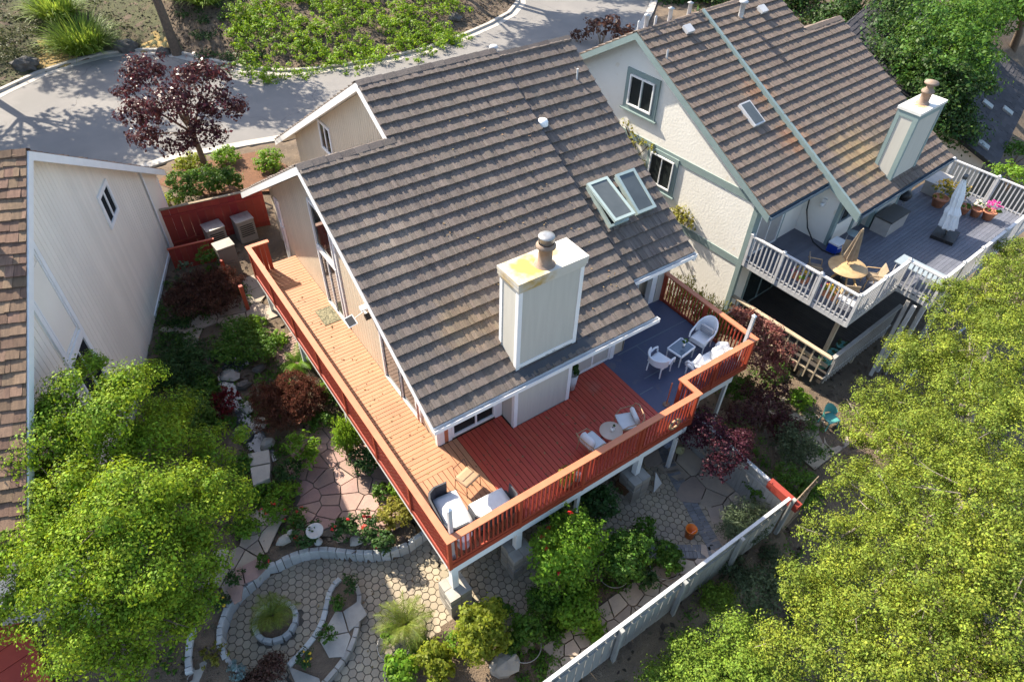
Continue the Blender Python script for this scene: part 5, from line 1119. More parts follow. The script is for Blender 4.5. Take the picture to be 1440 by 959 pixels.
# ------------------------------------------------------------------ fences
def board_fence(name, label, a, c, z0, h, m, bw=.14, th=.022, gap=.008, rails=True, side=1, post=None, pm=None, cap=None, cm=None, group=None, lat=None, zf=None, posts_sp=2.2):
    a = Vector((*a, 0)); c = Vector((*c, 0)); L = (c-a).length; d = (c-a)/L; an = math.atan2(d.y, d.x); t = thing(name, label, 'fence', (a.x, a.y, z0), an, group)
    b = MB(); x = 0; q = random.Random(len(label)); 
    while x < L-.03: e = min(x+bw-gap, L); b.box(x, e, -th/2+q.uniform(-.004, .004), th/2, 0, h+q.uniform(-.006, .006)); x += bw
    b.build('boards', m, t)
    if rails: b = MB(); b.box(0, L, side*(th/2+.003), side*(th/2+.04), .3, .39); b.box(0, L, side*(th/2+.003), side*(th/2+.04), h-.35, h-.26); b.build('rail', pm or m, t)
    if cap: b = MB(); b.box(-.02, L+.02, -cap/2, cap/2, h+.012, h+.05); b.build('top_cap', cm or m, t)
    x = .05
    while post and x < L+.1: b = MB(); b.box(x-post/2, x+post/2, side*(th/2+.041), side*(th/2+.041+post), -.4, h+.05); b.build('post', pm or m, t); x += posts_sp
    if lat: 
        b = MB(); n = int(L/.11)
        for i in range(n):
            xx = i*.11; b.box(xx, xx+.035, -.012, .012, h+.02, h+lat); 
        b.box(0, L, -.03, .03, h+lat, h+lat+.04); b.box(0, L, -.014, .014, h+lat*.5, h+lat*.5+.03); b.build('lattice_top', cm or m, t)
    return t
board_fence('garden_fence', 'long pale grey board fence with slatted top along the lower right garden', (-1.6, -3.22), (8.62, -3.16), -2.95, 2.38, M_greyfence, bw=.27, gap=.022, side=-1, post=.1, cap=.085, cm=M_white2, posts_sp=2.05)
board_fence('garden_fence', 'bright white capped side fence running back behind the purple maple', (8.78, -3.0), (8.78, 1.3), -2.6, 1.85, M_greyfence, side=1, cap=.1, cm=M_white2)
b = MB(); b.box(8.66, 8.84, -3.45, -2.45, -.9, -.62); tag(b.build('fence_beam', M_redfence), 'short red painted beam capping the corner of the grey fence', 'beam')
board_fence('garden_fence', 'rough cedar fence stub beyond the red beam at the garden corner', (8.86, -3.2), (10.4, -3.0), -3.3, 2.2, M_brownfence, side=-1)
fa = W(243, 353, -1.3); board_fence('gate_fence', 'tall dark red fence with a gate between the two houses', (LB.x+.1, 18.1), (1.9, 17.6), -1.3, 1.8, M_redfence, bw=.3, gap=.004, side=-1, cap=.12, cm=M_brownfence)
la, lb_ = W(236, 352, -.25), W(300, 337, -.25); board_fence('low_fence', 'low dark red fence in front of the utility boxes', (la.x, la.y), (lb_.x, lb_.y), -1.25, 1.0, M_redfence, bw=.2, side=1, cap=.1, cm=M_red)
rp = W(349, 436, -1.2); b = MB(); b.box(-.06, .06, -.06, .06, 0, 1.15); tag(b.build('gate_post', M_red, None, (rp.x, rp.y, -1.25)), 'red wooden post beside the stone steps by the walkway', 'post')
rp = W(322, 398, -1.2); b = MB(); b.box(-.06, .06, -.06, .06, 0, 1.1); tag(b.build('gate_post', M_red, None, (rp.x, rp.y, -1.25)), 'red wooden post next to the taupe metal cabinet', 'post')
P = px([(-60, 862), (2, 864), (40, 890), (60, 925), (80, 975), (-60, 990)], -1.45); t = thing('red_platform', 'dark red boarded platform under the maple in the lower left corner', 'platform', (P[2][0], P[2][1], -2.0)); o_ = Vector((P[2][0], P[2][1], -2.0))
d = Vector((P[4][0]-P[2][0], P[4][1]-P[2][1], 0)).normalized(); n_ = Vector((d.y, -d.x, 0))
if n_.dot(Vector((P[0][0]-P[2][0], P[0][1]-P[2][1], 0))) < 0: n_ = -n_
b = MB()
for k in range(-3, 8): p0 = d*(k*.52); q0 = d*(k*.52+.5); b.slab([p0+Vector((0, 0, .5)), q0+Vector((0, 0, .5)), q0+n_*3+Vector((0, 0, .5)), p0+n_*3+Vector((0, 0, .5))], (0, 0, .05))
b.build('boards', mat('bright_red_fence', (.40, .055, .03), (.33, .04, .026), scale=2, rough=.6, island=.1), t)
b = MB(); b.bar(d*-1.6+n_*.05+Vector((0, 0, .24)), d*4.2+n_*.05+Vector((0, 0, .24)), .05, .5); b.build('skirt', M_redfence, t)

pb = W(881, 690, -2.15); t = thing('planter_box', 'brown square planter box beside the stone pier under the deck', 'planter', (pb.x, pb.y, -2.16), R(12)); b = MB()
b.add([(-.22, -.22, 0), (.22, -.22, 0), (.22, .22, 0), (-.22, .22, 0), (-.27, -.27, .5), (.27, -.27, .5), (.27, .27, .5), (-.27, .27, .5), (-.22, -.22, .5), (.22, -.22, .5), (.22, .22, .5), (-.22, .22, .5), (-.21, -.21, .4), (.21, -.21, .4), (.21, .21, .4), (-.21, .21, .4)], [(0, 1, 5, 4), (1, 2, 6, 5), (2, 3, 7, 6), (3, 0, 4, 7), (4, 5, 9, 8), (5, 6, 10, 9), (6, 7, 11, 10), (7, 4, 8, 11), (8, 9, 13, 12), (9, 10, 14, 13), (10, 11, 15, 14), (11, 8, 12, 15)]); b.build('box', mat('brown_ceramic', (.16, .075, .035), rough=.5), t); b = MB(); b.box(-.21, .21, -.21, .21, .36, .39); b.build('soil', M_soil, t)
for k, (u, v, m_, lb) in enumerate(((940, 625, M_bluep, 'crumpled blue and white bag under the end of the deck'), (956, 635, M_petalyel, 'small yellowish bag under the end of the deck'))):
    c = W(u, v, -2.1); b = MB(); b.blob((0, 0, .12), (.17, .14, .16), 70+k, .3, 10); tag(b.build('bag', mat('bag_plastic_%s' % ('blue', 'yellow')[k], ((.35, .40, .52), (.5, .48, .25))[k], rough=.5), None, (c.x, c.y, -2.16)), lb, 'bag')
c = W(927, 686, -2.1); b = MB(); b.slab([(0, 0, 0), (.42, .1, 0), (.2, .25, .55)], (0, .02, 0)); tag(b.build('white_board', M_white, None, (c.x-.2, c.y, -2.16)), 'white triangular board leaning on the pier beside the pavers', 'board')

g = np.random.default_rng(21); P = []
for k in range(170): P.append((g.uniform(.1, 7.2), g.uniform(.1, 2.4), .012))
for k in range(110): P.append((g.uniform(.1, 1.45), g.uniform(2.4, 13), .012))
for k in range(260):
    x, y = g.uniform(-5, 7.5), g.uniform(-2.5, 3.2); P.append((x, y, (ZP+.02) if (pip(x, y, PATIO_A) or pip(x, y, UND)) else -9))
for k in range(120): y = g.uniform(2.6, 9); P.append((g.uniform(3.7, 8), y, RF(y)+.07))
P = np.array([p for p in P if p[2] > -8]); N = len(P); L = .018+.03*g.random((N, 1)); a = g.random(N)*6.28
t = np.stack([np.cos(a), np.sin(a), .2*g.normal(size=N)], 1); bb = np.stack([-np.sin(a), np.cos(a), .2*g.normal(size=N)], 1)
tag(npmesh('fallen_leaves', np.stack([P-t*L, P+bb*L*.6, P+t*L, P-bb*L*.6], 1).reshape(-1, 3), np.arange(N*4).reshape(N, 4), mat('dry_leaf', (.24, .16, .07), (.14, .09, .05), island=.5, rough=.9)), kind='stuff')

# ------------------------------------------------------------------ vegetation
SEED = [100]
def shrub(name, label, u, v, zg, r, h, lm, n, ls, cat='shrub', ry=None, lobes=5, stem=M_bark, tuft=.16, bloom=None, nb=40, bs=.09, up=.55, droop=0, group=None, aspect=.6, inner=.5, per=18, trunk_h=None):
    SEED[0] += 1; q = random.Random(SEED[0]); c = W(u, v, zg+h*.55); ry = ry or r
    t = thing(name, label, cat, (c.x, c.y, zg), 0, group); base = trunk_h if trunk_h is not None else h*.08
    B = [(0, 0, base+(h-base)*.5, r*.72, ry*.72, (h-base)*.46)]
    for k in range(lobes):
        a = 2*math.pi*k/lobes+q.uniform(-.4, .4); f = q.uniform(.42, .62); rr_ = q.uniform(.36, .5)
        B.append((r*f*math.cos(a), ry*f*math.sin(a), base+(h-base)*q.uniform(.35, .72), r*rr_, ry*rr_, (h-base)*q.uniform(.24, .36)))
    leafcloud('foliage', B, n, ls, lm, t, SEED[0], tuft=tuft, per=per, upb=up, droop=droop, aspect=aspect, inner=inner)
    b = MB(); z0 = -.15
    for k in range(4 if h < 1.6 else 5):
        a = 2*math.pi*k/4+q.uniform(-.4, .4); f = q.uniform(.2, .5); w = max(.012, .02*h)
        b.tube([(0, 0, z0), (.1*r*math.cos(a), .1*r*math.sin(a), base*.8+.05), (r*f*math.cos(a), ry*f*math.sin(a), base+(h-base)*.6)], [w*1.5, w*1.2, w*.35], 6)
    b.build('stem', stem, t)
    if bloom: leafcloud('blossom', B, nb, bs, bloom, t, SEED[0]+500, tuft=.05, per=6, bottom=.0, inner=1.0)
    return t
def tree(name, label, blobs, base, lm, n, ls, tr=.22, bark=M_bark, tuft=.34, cat='tree', group=None, per=26, up=.5, inner=.5, aspect=.6, twigs=0, limbs=7, bottom=-.35):
    SEED[0] += 1; q = random.Random(SEED[0]); x, y, zb = base; t = thing(name, label, cat, base, 0, group)
    B = [(c[0]-x, c[1]-y, c[2]-zb, r_, r_, r_*.82) for c, r_ in blobs]
    leafcloud('crown', B, n, ls, lm, t, SEED[0], tuft=tuft, per=per, upb=up, inner=inner, aspect=aspect, bottom=bottom)
    cx = sum(b_[0] for b_ in B)/len(B); cy = sum(b_[1] for b_ in B)/len(B); zl = min(b_[2]-b_[5] for b_ in B); zc = sum(b_[2] for b_ in B)/len(B); zf = max(.4, min(zl+.3, zc*.6))
    b = MB(); b.tube([(0, 0, -.3), (cx*.12, cy*.12, zf*.45), (cx*.35, cy*.35, zf), (cx*.8, cy*.8, zc)], [tr*1.3, tr, tr*.85, tr*.3], 10)
    for k in range(min(limbs, len(B))):
        c = B[(k*3) % len(B)]; b.tube([(cx*.3, cy*.3, zf*.9), ((cx*.35+c[0])*.5+q.uniform(-.2, .2), (cy*.35+c[1])*.5+q.uniform(-.2, .2), (zf+c[2])*.5), (c[0], c[1], c[2]+c[5]*.3)], [tr*.5, tr*.32, tr*.1], 7)
    for k in range(twigs):
        c = B[q.randrange(len(B))]; d = Vector((q.gauss(0, 1), q.gauss(0, 1), abs(q.gauss(0, .8)))).normalized(); f = q.uniform(1.0, 1.16); e = q.uniform(.25, .55)
        p1 = Vector((c[0]+d.x*c[3]*f, c[1]+d.y*c[4]*f, c[2]+d.z*c[5]*f)); p0 = Vector((c[0]+d.x*c[3]*e, c[1]+d.y*c[4]*e, c[2]+d.z*c[5]*e)); j = Vector((q.uniform(-.12, .12), q.uniform(-.12, .12), q.uniform(-.05, .1)))
        b.tube([p0, p0.lerp(p1, .6)+j, p1], [.022, .013, .005], 5); b.tube([p0.lerp(p1, .6)+j, p1+j*2.2], [.01, .004], 5)
    b.build('trunk', bark, t); return t
PB = lambda L: [(tuple(W(u, v, z)), r_) for u, v, z, r_ in L]

tree('maple_tree', 'big light green maple in front of the grey house at the lower left', PB([(105, 545, 3.6, .50), (130, 515, 3.4, .34), (180, 545, 3.4, .45), (208, 528, 3.2, .30), (85, 585, 3.2, .5), (150, 585, 3.4, .6), (66, 628, 3.0, .65), (140, 625, 2.6, .80), (212, 632, 2.2, .72), (240, 585, .9, .6), (300, 625, 1.3, .48), (330, 612, 1.2, .26), (45, 690, 2.2, .7), (95, 715, 2.6, .85), (180, 712, 3.0, .92), (258, 712, 2.2, .85), (318, 690, 1.2, .5), (25, 775, 1.8, .75), (110, 795, 2.6, .9), (205, 795, 2.4, .9), (275, 785, 1.5, .6), (40, 850, 1.2, .55), (130, 868, 2.0, .75), (215, 862, 1.7, .62), (265, 850, 1.0, .45), (110, 925, 1.2, .6), (170, 930, 1.2, .55), (245, 870, .8, .45), (50, 745, 2.2, .7), (160, 760, 2.6, .8)]), tuple(W(165, 790, -1.9)), L_maple, 170000, .062, .16, tuft=.40, per=210, inner=.5, twigs=26, up=.28)
tree('oak_tree', 'huge yellow green oak filling the lower right corner', PB([(1415, 400, 1.0, .95), (1350, 455, 1.2, .9), (1425, 490, 2.0, 1.1), (1290, 520, .8, .85), (1365, 560, 2.0, 1.1), (1240, 560, .3, .75), (1225, 610, .4, .7), (1250, 620, .6, .8), (1330, 415, .6, .6), (1390, 375, .6, .5), (1440, 360, .8, .7), (1270, 490, .5, .55), (1320, 500, 1.2, .8), (1435, 610, 2.5, 1.2), (1310, 630, 1.8, 1.1), (1205, 690, .6, .75), (1380, 700, 2.6, 1.2), (1275, 730, 1.7, 1.1), (1180, 760, .4, .8), (1430, 780, 2.5, 1.2), (1330, 810, 2.2, 1.2), (1225, 840, 1.2, 1.0), (1135, 835, 0, .75), (1410, 880, 2.3, 1.2), (1300, 910, 1.6, 1.1), (1190, 920, .7, 1.0), (1110, 915, -.3, .75), (1240, 960, 1, 1), (1360, 960, 1.6, 1.1), (1450, 950, 2, 1.1), (1370, 420, .4, .8), (1400, 450, .6, .9), (1345, 520, .6, .9), (1400, 560, 1.2, 1.0), (1290, 585, .3, .8), (1350, 660, 1.2, 1.0), (1440, 700, 1.6, 1.1), (1250, 690, .4, .9), (1240, 770, .3, .9), (1380, 790, 1.2, 1.1), (1170, 850, -.4, .8), (1320, 860, .8, 1.0), (1430, 430, 1.0, .9), (1415, 350, .3, .5), (1205, 585, -.2, .5)]), tuple(W(1310, 760, -4.6)), L_oak, 400000, .050, .3, M_bark2, tuft=.30, per=125, inner=.35, up=.3, limbs=14, twigs=90)
tree('young_oak', 'fresh green young oak at the bottom edge below the grey fence', PB([(975, 925, -1.6, .62), (1035, 900, -1.4, .6), (930, 955, -1.9, .5), (1000, 965, -1.6, .7), (1055, 950, -1.2, .6), (1010, 845, -2.2, .45)]), tuple(W(1000, 940, -4.2)), L_oakgreen, 34000, .055, .09, M_bark2, tuft=.24, per=45, inner=.3)
tree('young_oak', 'dull green sapling leaning on the outer side of the grey fence', PB([(1065, 830, -1.8, .55), (1030, 800, -2.2, .4), (1100, 820, -1.8, .45), (1085, 785, -2.4, .35)]), tuple(W(1070, 835, -3.9)), L_sage, 5200, .08, .07, M_bark2, tuft=.24, per=18, inner=.4)
# plum by the street
pbz = W(290, 237, -1.0)
tree('purple_plum', 'dark red leaved plum tree beside the street', PB([(205, 105, 3.4, .85), (245, 150, 3.0, 1.05), (195, 160, 2.6, .75), (290, 110, 3.4, .85), (262, 110, 3.3, .6), (310, 150, 2.6, .8), (205, 195, 1.5, .6), (285, 190, 2.0, .75), (255, 205, 1.6, .6), (180, 130, 2.8, .5), (333, 152, 2.2, .4)]), tuple(pbz), L_plum, 9500, .13, .12, M_bark, tuft=.36, per=14, inner=.3, up=.35)

# tall dark trees beyond the cream house
far = [('spreading dark evergreen tree right behind the stepped roof ridge', [(1150, 12, -1, 2.6), (1190, 45, -1.5, 2.5), (1215, 12, 0, 2.6), (1160, 50, -3, 2.0)], L_deep, (1185, 60)),
       ('deep green tree beyond the right end of the brown roof', [(1240, 80, -1, 2.6), (1265, 40, 0, 2.7), (1225, 120, -3, 2.2), (1285, 85, 0, 2.5), (1255, 130, -3, 2.0)], L_deep, (1258, 110)),
       ('yellow tinged tree behind the sage chimney', [(1300, 45, 0, 2.5), (1330, 80, 0, 2.6), (1310, 110, -1, 2.3), (1345, 45, 0, 2.4)], L_green, (1322, 100)),
       ('tall dark tree standing right of the sage chimney', [(1335, 125, -1, 1.9), (1322, 160, -2, 1.8), (1342, 185, -3, 1.5), (1305, 150, -3, 1.6), (1335, 208, -5, 1.3)], L_deep, (1335, 190)),
       ('small bright tree by the far corner of the charcoal roof', [(1372, 28, 0, 1.7), (1352, 72, -1, 1.7), (1388, 0, 0, 1.7), (1352, 100, -1, 1.4)], L_green, (1365, 70)),
       ('dark oak along the road above the cream house', [(1000, 5, -1, 1.8), (960, -5, -1, 1.8), (1060, -10, -1, 2.2), (925, 12, -1.5, 1.2), (1105, 0, -1, 2.3)], L_deep, (1010, 20))]
far += [('tall green tree at the top right corner above the charcoal roof', [(1420, 8, 0, 1.9), (1446, 22, -1, 1.7), (1400, -8, 0, 1.8), (1440, -10, 0, 2)], L_green, (1440, 40)), ('dark tree between the brown roof end and the top edge', [(1165, 85, -4, 1.7), (1200, 100, -4, 1.9), (1225, 150, -5, 1.7), (1250, 170, -5, 1.6)], L_deep, (1200, 110))]
for lb, bl, lm, (bu, bv) in far:
    base = W(bu, bv, -4); base.z = T(base.x, base.y)
    tree('evergreen_tree', lb, PB(bl), tuple(base), lm, 15000, .19, .28, tuft=.85, per=60, inner=.4, group='trees beyond the cream house')
shrub('shrub', 'bronze leaved bush by the road above the right roof edge', 848, 38, -1.0, 1.3, 1.9, L_maroon, 900, .18, tuft=.3, stem=M_bark2); shrub('shrub', 'second bronze bush nearer the cream gable', 880, 48, -1.0, .9, 1.3, L_rust, 500, .16, tuft=.3); shrub('shrub', 'low dry bush between the road and the stepped brown roof', 812, 50, -1.0, .8, .7, L_maroon, 300, .16, tuft=.3)
shrub('shrub', 'yellow green bush at the right edge beyond the white balustrade', 1428, 245, -4, 1.3, 1.6, L_bright, 1500, .13, tuft=.3); shrub('shrub', 'green bush below the far corner of the white balustrade', 1434, 215, -5, 1.2, 1.4, L_green, 1200, .14, tuft=.3)
# trees whose shadows fall on the street; only the leaning trunk shows
for k, (x_, y_, h, lb) in enumerate(((24.6, 37.6, 8.0, 'leafy street tree close to the kerb at the road bend'), (-6.9, 38.8, 8.0, 'leafy street tree beside the tall grass clump'), (20.0, 42.5, 11.0, 'leafy street tree above the middle of the kerb curve'), (-8.6, 36.5, 9.0, 'leafy street tree just beyond the left end of the kerb'), (24.0, 41.5, 11.0, 'leafy street tree above the curve of the kerb'), (33.5, 41, 9.0, 'broad street tree on the far side of the road bend'), (-3, 50, 10, 'shady tree high on the bank above the tall grass clump'))):
    zb = T(x_, y_); tree('street_tree', lb, [((x_+dx, y_+dy, zb+h+dz), 1.9) for dx, dy, dz in ((0, 0, .6), (1.6, .4, -.4), (-1.7, .2, -.3), (.3, 1.6, -.2), (-.2, -1.6, -.5), (3.0, -.3, -1.0), (-3, .4, -1))], (x_, y_, zb), L_deep, 7000, .30, .22, tuft=.8, per=16)
tb_ = W(240, 45, .3); zb = T(tb_.x, tb_.y)
t = tree('street_tree', 'tall tree with a leaning brown trunk on the bank, its crown above the picture', [((tb_.x-1.0+dx, tb_.y+1.0+dy, zb+8.6+dz), 1.5) for dx, dy, dz in ((0, 0, .6), (1.6, .4, -.2), (-1.7, .2, -.1), (.3, 1.6, 0), (.2, -1.6, -.3))], (tb_.x, tb_.y, zb), L_deep, 3500, .32, .24, tuft=.9, per=14)

# bank: grass clumps, ivy, rocks
for u, v, r_, n, lb in ((108, 42, 1.0, 900, 'large arching clump of tall ornamental grass on the bank'), (80, 20, .9, 600, 'darker clump of tall grass behind the largest one'), (260, 8, .8, 500, 'shaded grass clump beside the leaning trunk'), (292, 14, .8, 500, 'grass clump at the top edge between the trunk and the ivy')):
    c = W(u, v, .3); zb = T(c.x, c.y); t = thing('ornamental_grass', lb, 'grass clump', (c.x, c.y, zb)); blades('blades', (0, 0, 0), n, 2.0*r_, .07, L_grass, t, n+u, spread=1.0*r_, lean=1.15, droop=1.9)
iv = px([(318, 80), (335, 40), (375, 8), (400, -20), (600, -20), (650, 0), (655, 42), (625, 55), (560, 68), (500, 84), (440, 94), (400, 92), (360, 94)], -.2)
g = np.random.default_rng(77); B = []
xs = [p[0] for p in iv]; ys = [p[1] for p in iv]
while len(B) < 420:
    x, y = g.uniform(min(xs), max(xs)), g.uniform(min(ys), max(ys))
    if pip(x, y, iv) and math.sin(x*1.1+2)*math.sin(y*.9+1) < .55: r_ = .35+.55*g.random(); B.append((x, y, T(x, y)+.05+.25*g.random(), r_, r_, .28+.3*g.random()))
tag(leafcloud('ivy_groundcover', B, 60000, .12, L_ivy, None, 78, tuft=.28, per=28, bottom=-.1, inner=.7), kind='stuff')
iv2 = px([(255, 92), (280, 20), (320, -10), (380, -20), (340, 45), (318, 80)], -.2); B = []
for k in range(60):
    u, v = g.uniform(262, 370), g.uniform(-10, 85); c = W(u, v, 0); B.append((c.x, c.y, T(c.x, c.y), .5, .5, .2))
tag(leafcloud('bank_scrub', B, 9000, .12, L_dark, None, 79, tuft=.3, per=12, bottom=-.1), kind='stuff')
B = []
for k in range(160):
    u, v = g.uniform(-20, 190), g.uniform(-25, 95); c = W(u, v, 0)
    if c.y > kerb_y(c.x)+1: B.append((c.x, c.y, T(c.x, c.y)-.05, .7, .7, .14))
tag(leafcloud('bank_grass', B, 26000, .09, leafmat('dull_grass', (.085, .10, .03), .4, .2), None, 80, tuft=.45, per=14, bottom=-.1, flat=.3), kind='stuff')
for k, (u, v, r_, lb) in enumerate(((176, 62, .55, 'pale topped boulder on the kerb next to the dry grass'), (228, 66, .42, 'dark round boulder at the foot of the dry grass patch'), (36, 90, .6, 'big dark boulder at the left end of the kerb'), (134, 58, .32, 'small dark rock under the tall ornamental grass'), (640, 28, .4, 'grey rock at the right end of the ivy'), (178, 58, .3, 'little grey rock touching the pale topped boulder'))):
    c = W(u, v, -.6); z = T(c.x, c.y); b = MB(); b.blob((0, 0, r_*.3), (r_*1.2, r_*.9, r_*.7), k+3, .22, 12); tag(b.build('boulder', M_rockm, None, (c.x, c.y, z)), lb, 'rock')
# hedge and bushes of the front bed
for u, v, r_, h, lm, n, lb in ((290, 258, 1.75, 1.35, L_green, 6500, 'wide clipped green hedge in front of the plum tree'), (316, 220, .7, .95, L_bright, 1500, 'small bright bush right of the plum trunk'), (378, 226, .72, 1.0, L_bright, 1900, 'round bright green bush alone on the rust mulch'), (268, 230, .75, .8, L_lime, 1500, 'bright low bush left of the plum trunk'), (240, 285, .5, .7, L_lime, 700, 'lime green bush beside the grey house corner')):
    shrub('shrub', lb, u, v, -1.15, r_, h, lm, n, .10, ry=r_*.62 if r_ > 1 else None, tuft=.2)
shrub('shrub', 'open leafy bush in front of the low red fence', 296, 363, -1.25, .55, 1.3, L_green, 700, .09, tuft=.15); shrub('shrub', 'thin grey stemmed shrub by the grey house corner', 262, 385, -1.25, .5, 1.0, L_sage, 260, .09, tuft=.14, stem=M_bark2)
# left garden
shrub('japanese_maple', 'wide dark maroon mounded maple between the red fence and the stone walk', 290, 412, -1.25, 1.4, 1.3, L_maroon, 26000, .06, ry=1.2, cat='small tree', tuft=.16, droop=.05, lobes=10, inner=.7, per=40)
shrub('japanese_maple', 'rust brown dome shaped maple half in sun beside the walkway', 406, 566, -1.65, 1.12, 1.25, L_rust, 34000, .05, ry=1.05, cat='small tree', tuft=.13, droop=.04, lobes=11, inner=.75, per=40)
shrub('japanese_maple', 'small crimson maple next to the dry stream', 318, 568, -1.6, .5, .9, L_crimson, 1800, .07, cat='small tree', tuft=.12, droop=.06)
shrub('shrub', 'broad mid green mound between the stream and the brick path', 343, 484, -1.45, 1.1, .95, L_green, 8000, .075, tuft=.16); shrub('shrub', 'bright green mound by the stone steps above the brick path', 355, 455, -1.35, .55, .55, L_bright, 1500, .07, tuft=.13)
shrub('juniper', 'dark spreading juniper against the grey house wall', 256, 518, -1.7, 1.25, 1.1, L_dark, 8000, .10, aspect=.3, tuft=.22, up=.7, lobes=7); shrub('shrub', 'bush coloured dark for the shade under the top of the maple', 265, 580, -1.8, 1.0, 1.5, L_mapleshade, 3600, .09, tuft=.22); shrub('shrub', 'shrub coloured dark for the shaded maple leaves against the grey siding', 85, 570, -1.8, .8, 2.4, L_dark, 3200, .09, tuft=.22); shrub('shrub', 'low dark hedge at the foot of the grey house', 245, 478, -1.5, .7, .5, L_dark, 1500, .08, tuft=.16)  # the two shrubs at the maple carry crown shade as dark leaf colour
fe = W(418, 508, -1.3); t = thing('fern', 'bright pale green sword fern by the foot of the walkway', 'fern', (fe.x, fe.y, -1.5)); fronds('fronds', 22, .85, L_bright, t, 6, .05, .16, .8)
shrub('weeping_cedar', 'light green weeping cedar hanging beside the lattice railing', 486, 615, -1.7, .42, 1.75, L_bright, 3400, .11, ry=.42, cat='tree', aspect=.25, droop=.25, tuft=.14, lobes=7); shrub('shrub', 'dark green shrub at the deck side of the weeping cedar', 512, 648, -1.7, .5, .9, L_dark, 1500, .08, tuft=.14); shrub('shrub', 'dark low plants under the lattice below the rust maple', 470, 555, -1.6, .45, .6, L_green, 900, .08, tuft=.12)
shrub('hellebore', 'glossy palmate leaved shrub left of the rose flagstones', 424, 632, -1.7, .55, 1.0, L_bright, 900, .13, aspect=.35, tuft=.16, lobes=6); shrub('shrub', 'dark green strap leaved shrub below the glossy palmate one', 405, 660, -1.75, .5, .6, L_dark, 1100, .10, aspect=.3, tuft=.15)
shrub('shrub', 'light green low shrub next to the two pale slabs', 398, 688, -1.75, .45, .5, L_bright, 1100, .07, tuft=.12); shrub('geranium', 'green mound of red geraniums by the gravel', 385, 712, -1.75, .5, .5, L_bright, 1300, .07, 'flower', tuft=.12, bloom=M_petalred, nb=40, bs=.07); shrub('geranium', 'smaller red geranium at the lower end of the flagstones', 418, 728, -1.75, .35, .45, L_green, 700, .07, 'flower', tuft=.1, bloom=M_petalred, nb=24, bs=.07)
for k, (u, v, r_, lb) in enumerate(((432, 750, .42, 'dark rose bush left of the birdbath'), (486, 742, .38, 'rose bush with pink red blooms right of the birdbath'), (518, 742, .42, 'rose bush with two large red blooms by the pale stone'), (540, 762, .3, 'low dark rose bush at the right end of the curved wall'))): shrub('rose_bush', lb, u, v, -1.75, r_, .62, L_dark, 800, .085, 'rose', tuft=.13, bloom=M_petalred, nb=(6, 18, 24, 6)[k], bs=.10)
shrub('shrub', 'pale yellow green bush at the corner below the lattice', 556, 722, -1.8, .55, .75, L_yellowgreen, 2000, .075, tuft=.13); shrub('shrub', 'small green plants under the lattice above the yellow green bush', 535, 690, -1.75, .32, .5, L_green, 600, .08, tuft=.1)

for k, (u, v, zg, r_, h, lm, n, lb) in enumerate(((252, 452, -1.3, .45, .5, L_dark, 800, 'dark low bush where the stone walk meets the grey house'), (300, 598, -1.8, .55, .9, L_green, 1700, 'green shrub between the crimson maple and the big maple crown'), (338, 655, -1.8, .4, .6, L_green, 1000, 'green shrub left of the two large pale slabs'), (288, 545, -1.7, .5, .8, L_green, 1500, 'leafy shrub between the juniper and the crimson maple'), (392, 478, -1.5, .35, .5, L_bright, 700, 'small bright bush on the brick path side of the green mound'), (448, 590, -1.7, .45, .6, L_green, 1100, 'green shrub between the rust maple and the weeping cedar'), (360, 690, -1.8, .35, .4, L_bright, 700, 'light green low plant below the pale slabs'), (455, 545, -1.6, .35, .5, L_bright, 800, 'bright low plant at the sunny side of the rust maple'), (345, 740, -1.8, .4, .5, L_bright, 1000, 'bright green mound at the right edge of the maple crown'), (560, 690, -1.75, .3, .5, L_bright, 600, 'bright tuft at the foot of the lattice near the corner'))):
    shrub('shrub', lb, u, v, zg, r_, h, lm, n, .08, tuft=.14)
# low bedding plants along the walls
for k, (u, v, z, r_, h, lm, bl, nm, lb) in enumerate(((371, 790, -1.78, .24, .35, L_green, M_petalred, 'bedding_plant', 'spiky plant with one orange bloom on the curved wall'), (330, 812, -1.72, .26, .3, L_dark, None, 'bedding_plant', 'dark rosette plant between the stone treads'), (308, 846, -1.78, .24, .3, L_dark, M_petalyel, 'marigold', 'dark clump with yellow blooms left of the curved wall'), (430, 924, -1.95, .25, .35, L_dark, M_petalyel, 'marigold', 'round clump covered with yellow blooms in the teardrop bed'), (492, 820, -1.95, .28, .45, L_dark, None, 'bedding_plant', 'strappy dark plant at the top of the teardrop bed'), (474, 848, -1.95, .22, .3, L_green, None, 'bedding_plant', 'leafy plant with a white bloom in the teardrop bed'), (462, 892, -1.95, .30, .3, L_green, None, 'bedding_plant', 'low leafy plant in the middle of the teardrop bed'), (332, 942, -2.0, .30, .35, L_blue, None, 'succulent', 'blue grey rosettes at the lower end of the curved wall'), (240, 925, -1.9, .5, .3, L_green, None, 'bedding_plant', 'scraggly green plants in the bed at the lower left'), (300, 920, -1.85, .35, .2, L_yellowgreen, None, 'bedding_plant', 'thin yellowish plants inside the curved wall'))):
    shrub(nm, lb, u, v, z, r_, h, lm, 420, .07, 'flower' if bl else 'plant', tuft=.08, bloom=bl, nb=(6 if k == 0 else 46), bs=.055, aspect=.4)
shrub('shrub', 'dark maroon low shrub at the bottom edge of the hexagon patio', 374, 945, -2.15, .52, .5, L_maroon, 2600, .06, ry=.4, tuft=.12)
t = thing('palm', 'yellowing young palm inside the stone block ring', 'palm', (RING.x, RING.y+.05, -2.05)); fronds('fronds', 15, .75, L_palm, t, 3, .2, .2, 1.0); b = MB(); b.lathe([(.1, 0), (.08, .1), (.05, .22), (0, .25)], 10); b.build('stem', M_bark, t)
